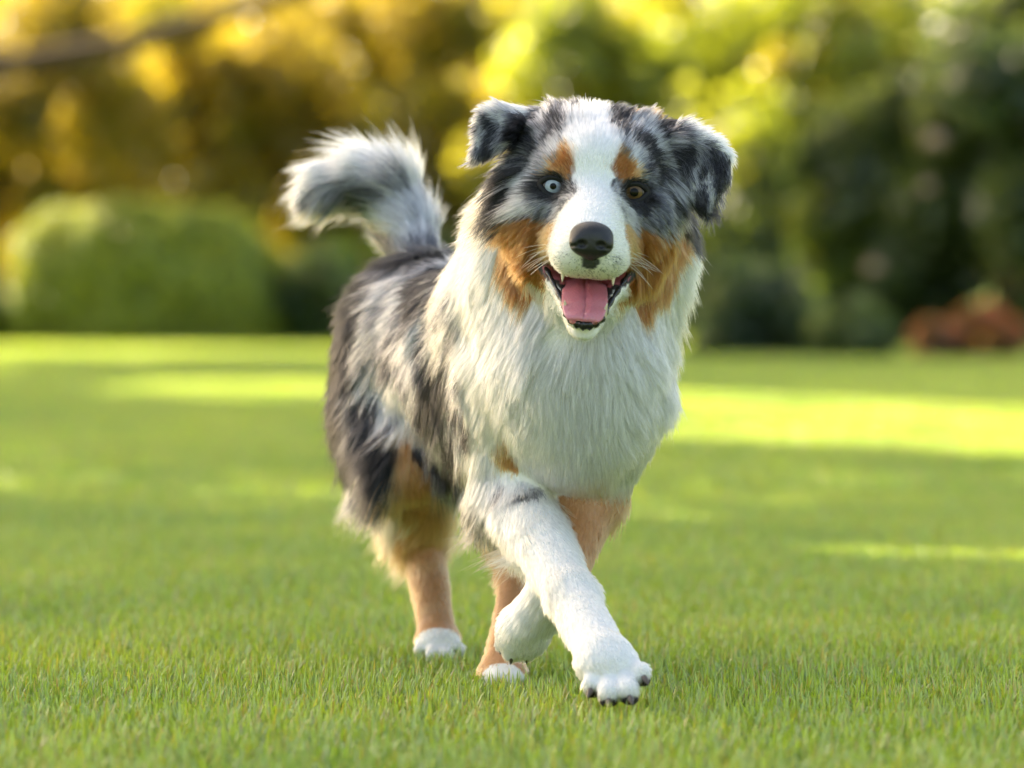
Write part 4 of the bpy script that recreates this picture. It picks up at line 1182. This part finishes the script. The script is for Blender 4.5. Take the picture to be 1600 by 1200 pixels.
col, kind = coat(root + (root[cj] - root) * .5, nrm, np.clip(jit * .75 + jit[cj] * .25, 0, 1))
col = col * (.80 + .30 * rng.random(nclump)[cl])[:, None]
NP_ = 8
L = L * (.70 + .6 * (fnoise(root, 60, 61, 2))) * (.62 + .5 * jit[cj]) * (.75 + .4 * rng.random(NH_)) * np.where(rng.random(NH_) < .03, 1.25, 1)
L = np.where(hpart == 3, L * .84, L); A = np.where(hpart == 3, A * .82, A)
wav = rng.normal(size=(NH_, 3)) * np.where(hpart == 5, .5, 1)[:, None]
cw = rng.normal(size=(nclump, 3))[cl]
def grow(idx):
    """hair curves from roots idx, without clumping"""
    n = nrm[idx]; d = D[idx]; l = L[idx]; a0 = A[idx]
    loose = np.clip(l / .05, .15, 1.2)[:, None]
    side = np.cross(n, d)
    pts = np.zeros((len(idx), NP_, 3)); pts[:, 0] = root[idx] - n * .0008
    p = pts[:, 0].copy()
    for k in range(1, NP_):
        s = k / (NP_ - 1)
        a = a0 * (1.5 - 1.05 * s)
        dd = d * np.cos(a)[:, None] + n * np.sin(a)[:, None]
        dd = dd + np.array([0, 0, -1.0]) * (.30 * s * loose)
        dd = dd + cw[idx] * .10 * s * loose + wav[idx] * .10 * s
        dd = dd + side * (np.sin(s * 5 + cw[idx][:, 0] * 3)[:, None] * .12 * loose)
        dd = norm(dd)
        p = p + dd * (l / (NP_ - 1))[:, None]
        pts[:, k] = p
    return pts
allp = grow(np.arange(NH_))
cp = allp[cj]
s = (np.arange(NP_) / (NP_ - 1))[None, :, None]
amt = np.clip(.42 + .22 * L / .05, .42, .62)[:, None, None]
amt = np.where((hpart == 3)[:, None, None], amt * .68, amt); amt = np.where((hpart == 5)[:, None, None], amt * 1.2, amt)
stray = (rng.random(NH_) < .07)[:, None, None]
amt = np.where(stray, .05, amt)
off = root - root[cj]
shift = (cp - cp[:, :1]) * (L / np.maximum(L[cj], 1e-4))[:, None, None] + cp[:, :1]
allp = allp * (1 - amt * s ** 1.3) + shift * (amt * s ** 1.3)

m_fur, nt, out = new_mat("dog_fur")
at = nt.nodes.new("ShaderNodeAttribute"); at.attribute_name = "col"
hb_ = nt.nodes.new("ShaderNodeBsdfHairPrincipled")
hb_.parametrization = 'COLOR'
hb_.inputs["Roughness"].default_value = .38
hb_.inputs["Radial Roughness"].default_value = .55
hb_.inputs["Coat"].default_value = 0.0
hb_.inputs["IOR"].default_value = 1.40
hb_.inputs["Random Roughness"].default_value = .2
nt.links.new(at.outputs["Color"], hb_.inputs["Color"])
nt.links.new(hb_.outputs[0], out.inputs["Surface"])

def curves_obj(name, pts, rad, cols, mat, parent):
    n, k, _ = pts.shape
    cd = bpy.data.hair_curves.new(name)
    cd.add_curves([k] * n)
    cd.position_data.foreach_set("vector", pts.astype(np.float32).ravel())
    ra = cd.attributes.new("radius", 'FLOAT', 'POINT') if "radius" not in cd.attributes else cd.attributes["radius"]
    ra.data.foreach_set("value", rad.astype(np.float32).ravel())
    ca = cd.attributes.new("col", 'FLOAT_COLOR', 'CURVE')
    c4 = np.ones((n, 4), dtype=np.float32); c4[:, :3] = cols
    ca.data.foreach_set("color", c4.ravel())
    cd.materials.append(mat)
    o = bpy.data.objects.new(name, cd)
    COL.objects.link(o)
    if parent: o.parent = parent
    return o
prof_r = np.array([1, 1, .95, .9, .8, .66, .45, .12])
base_r = np.array([.00021, .00019, .00019, .00020, .00027, .00024, .00022, .00022, .00020, .00020])[hpart] * (.8 + .4 * rng.random(NH_))
NAMES = {"head": ("head_fur", None), "ear": ("ear_fur", None), "ear2": ("ear_fur", None), "ruff": ("chest_fur", "long white ruff and chest fur"),
         "trunk": ("back_fur", "grey and black merle coat on the flank"), "tail": ("tail_fur", "bushy silver and white tail plume"), "fore": ("foreleg_fur", "white fur of the reaching foreleg"),
         "fore2": ("foreleg_fur", "tan and white fur of the folded foreleg"), "hind": ("hind_leg_fur", "black thigh fur and tan lower leg"), "hind2": ("hind_leg_fur", None)}
for i, k in enumerate(PARTS):
    m = hpart == i
    if not m.any(): continue
    o = curves_obj(NAMES[k][0], allp[m], base_r[m][:, None] * prof_r[None], np.clip(col[m], .004, .92), m_fur, dog)
    if NAMES[k][1]: o["label"] = NAMES[k][1]

# whiskers
wp = []
for s in (-1, 1):
    for k in range(11):
        z = -92 - 7 * (k % 4); y = -70 + 7 * (k // 4) * 2
        a = np.array([s * (58 + random.uniform(-3, 3)), y, z])
        d = norm(np.array([s * 1.0, .15 + random.uniform(-.2, .2), -.25 + random.uniform(-.35, .35)]))
        ln = random.uniform(35, 62)
        t = np.linspace(0, 1, NP_)[:, None]
        c = a + d * ln * t + np.array([0, .25, -.45]) * ln * .5 * t ** 2
        wp.append([H(*q) for q in c])
curves_obj("whiskers", np.array(wp), np.full((len(wp), 1), .00028) * prof_r[None], np.full((len(wp), 3), .8), m_fur, dog)
print("fur done", _t.time() - _t0)
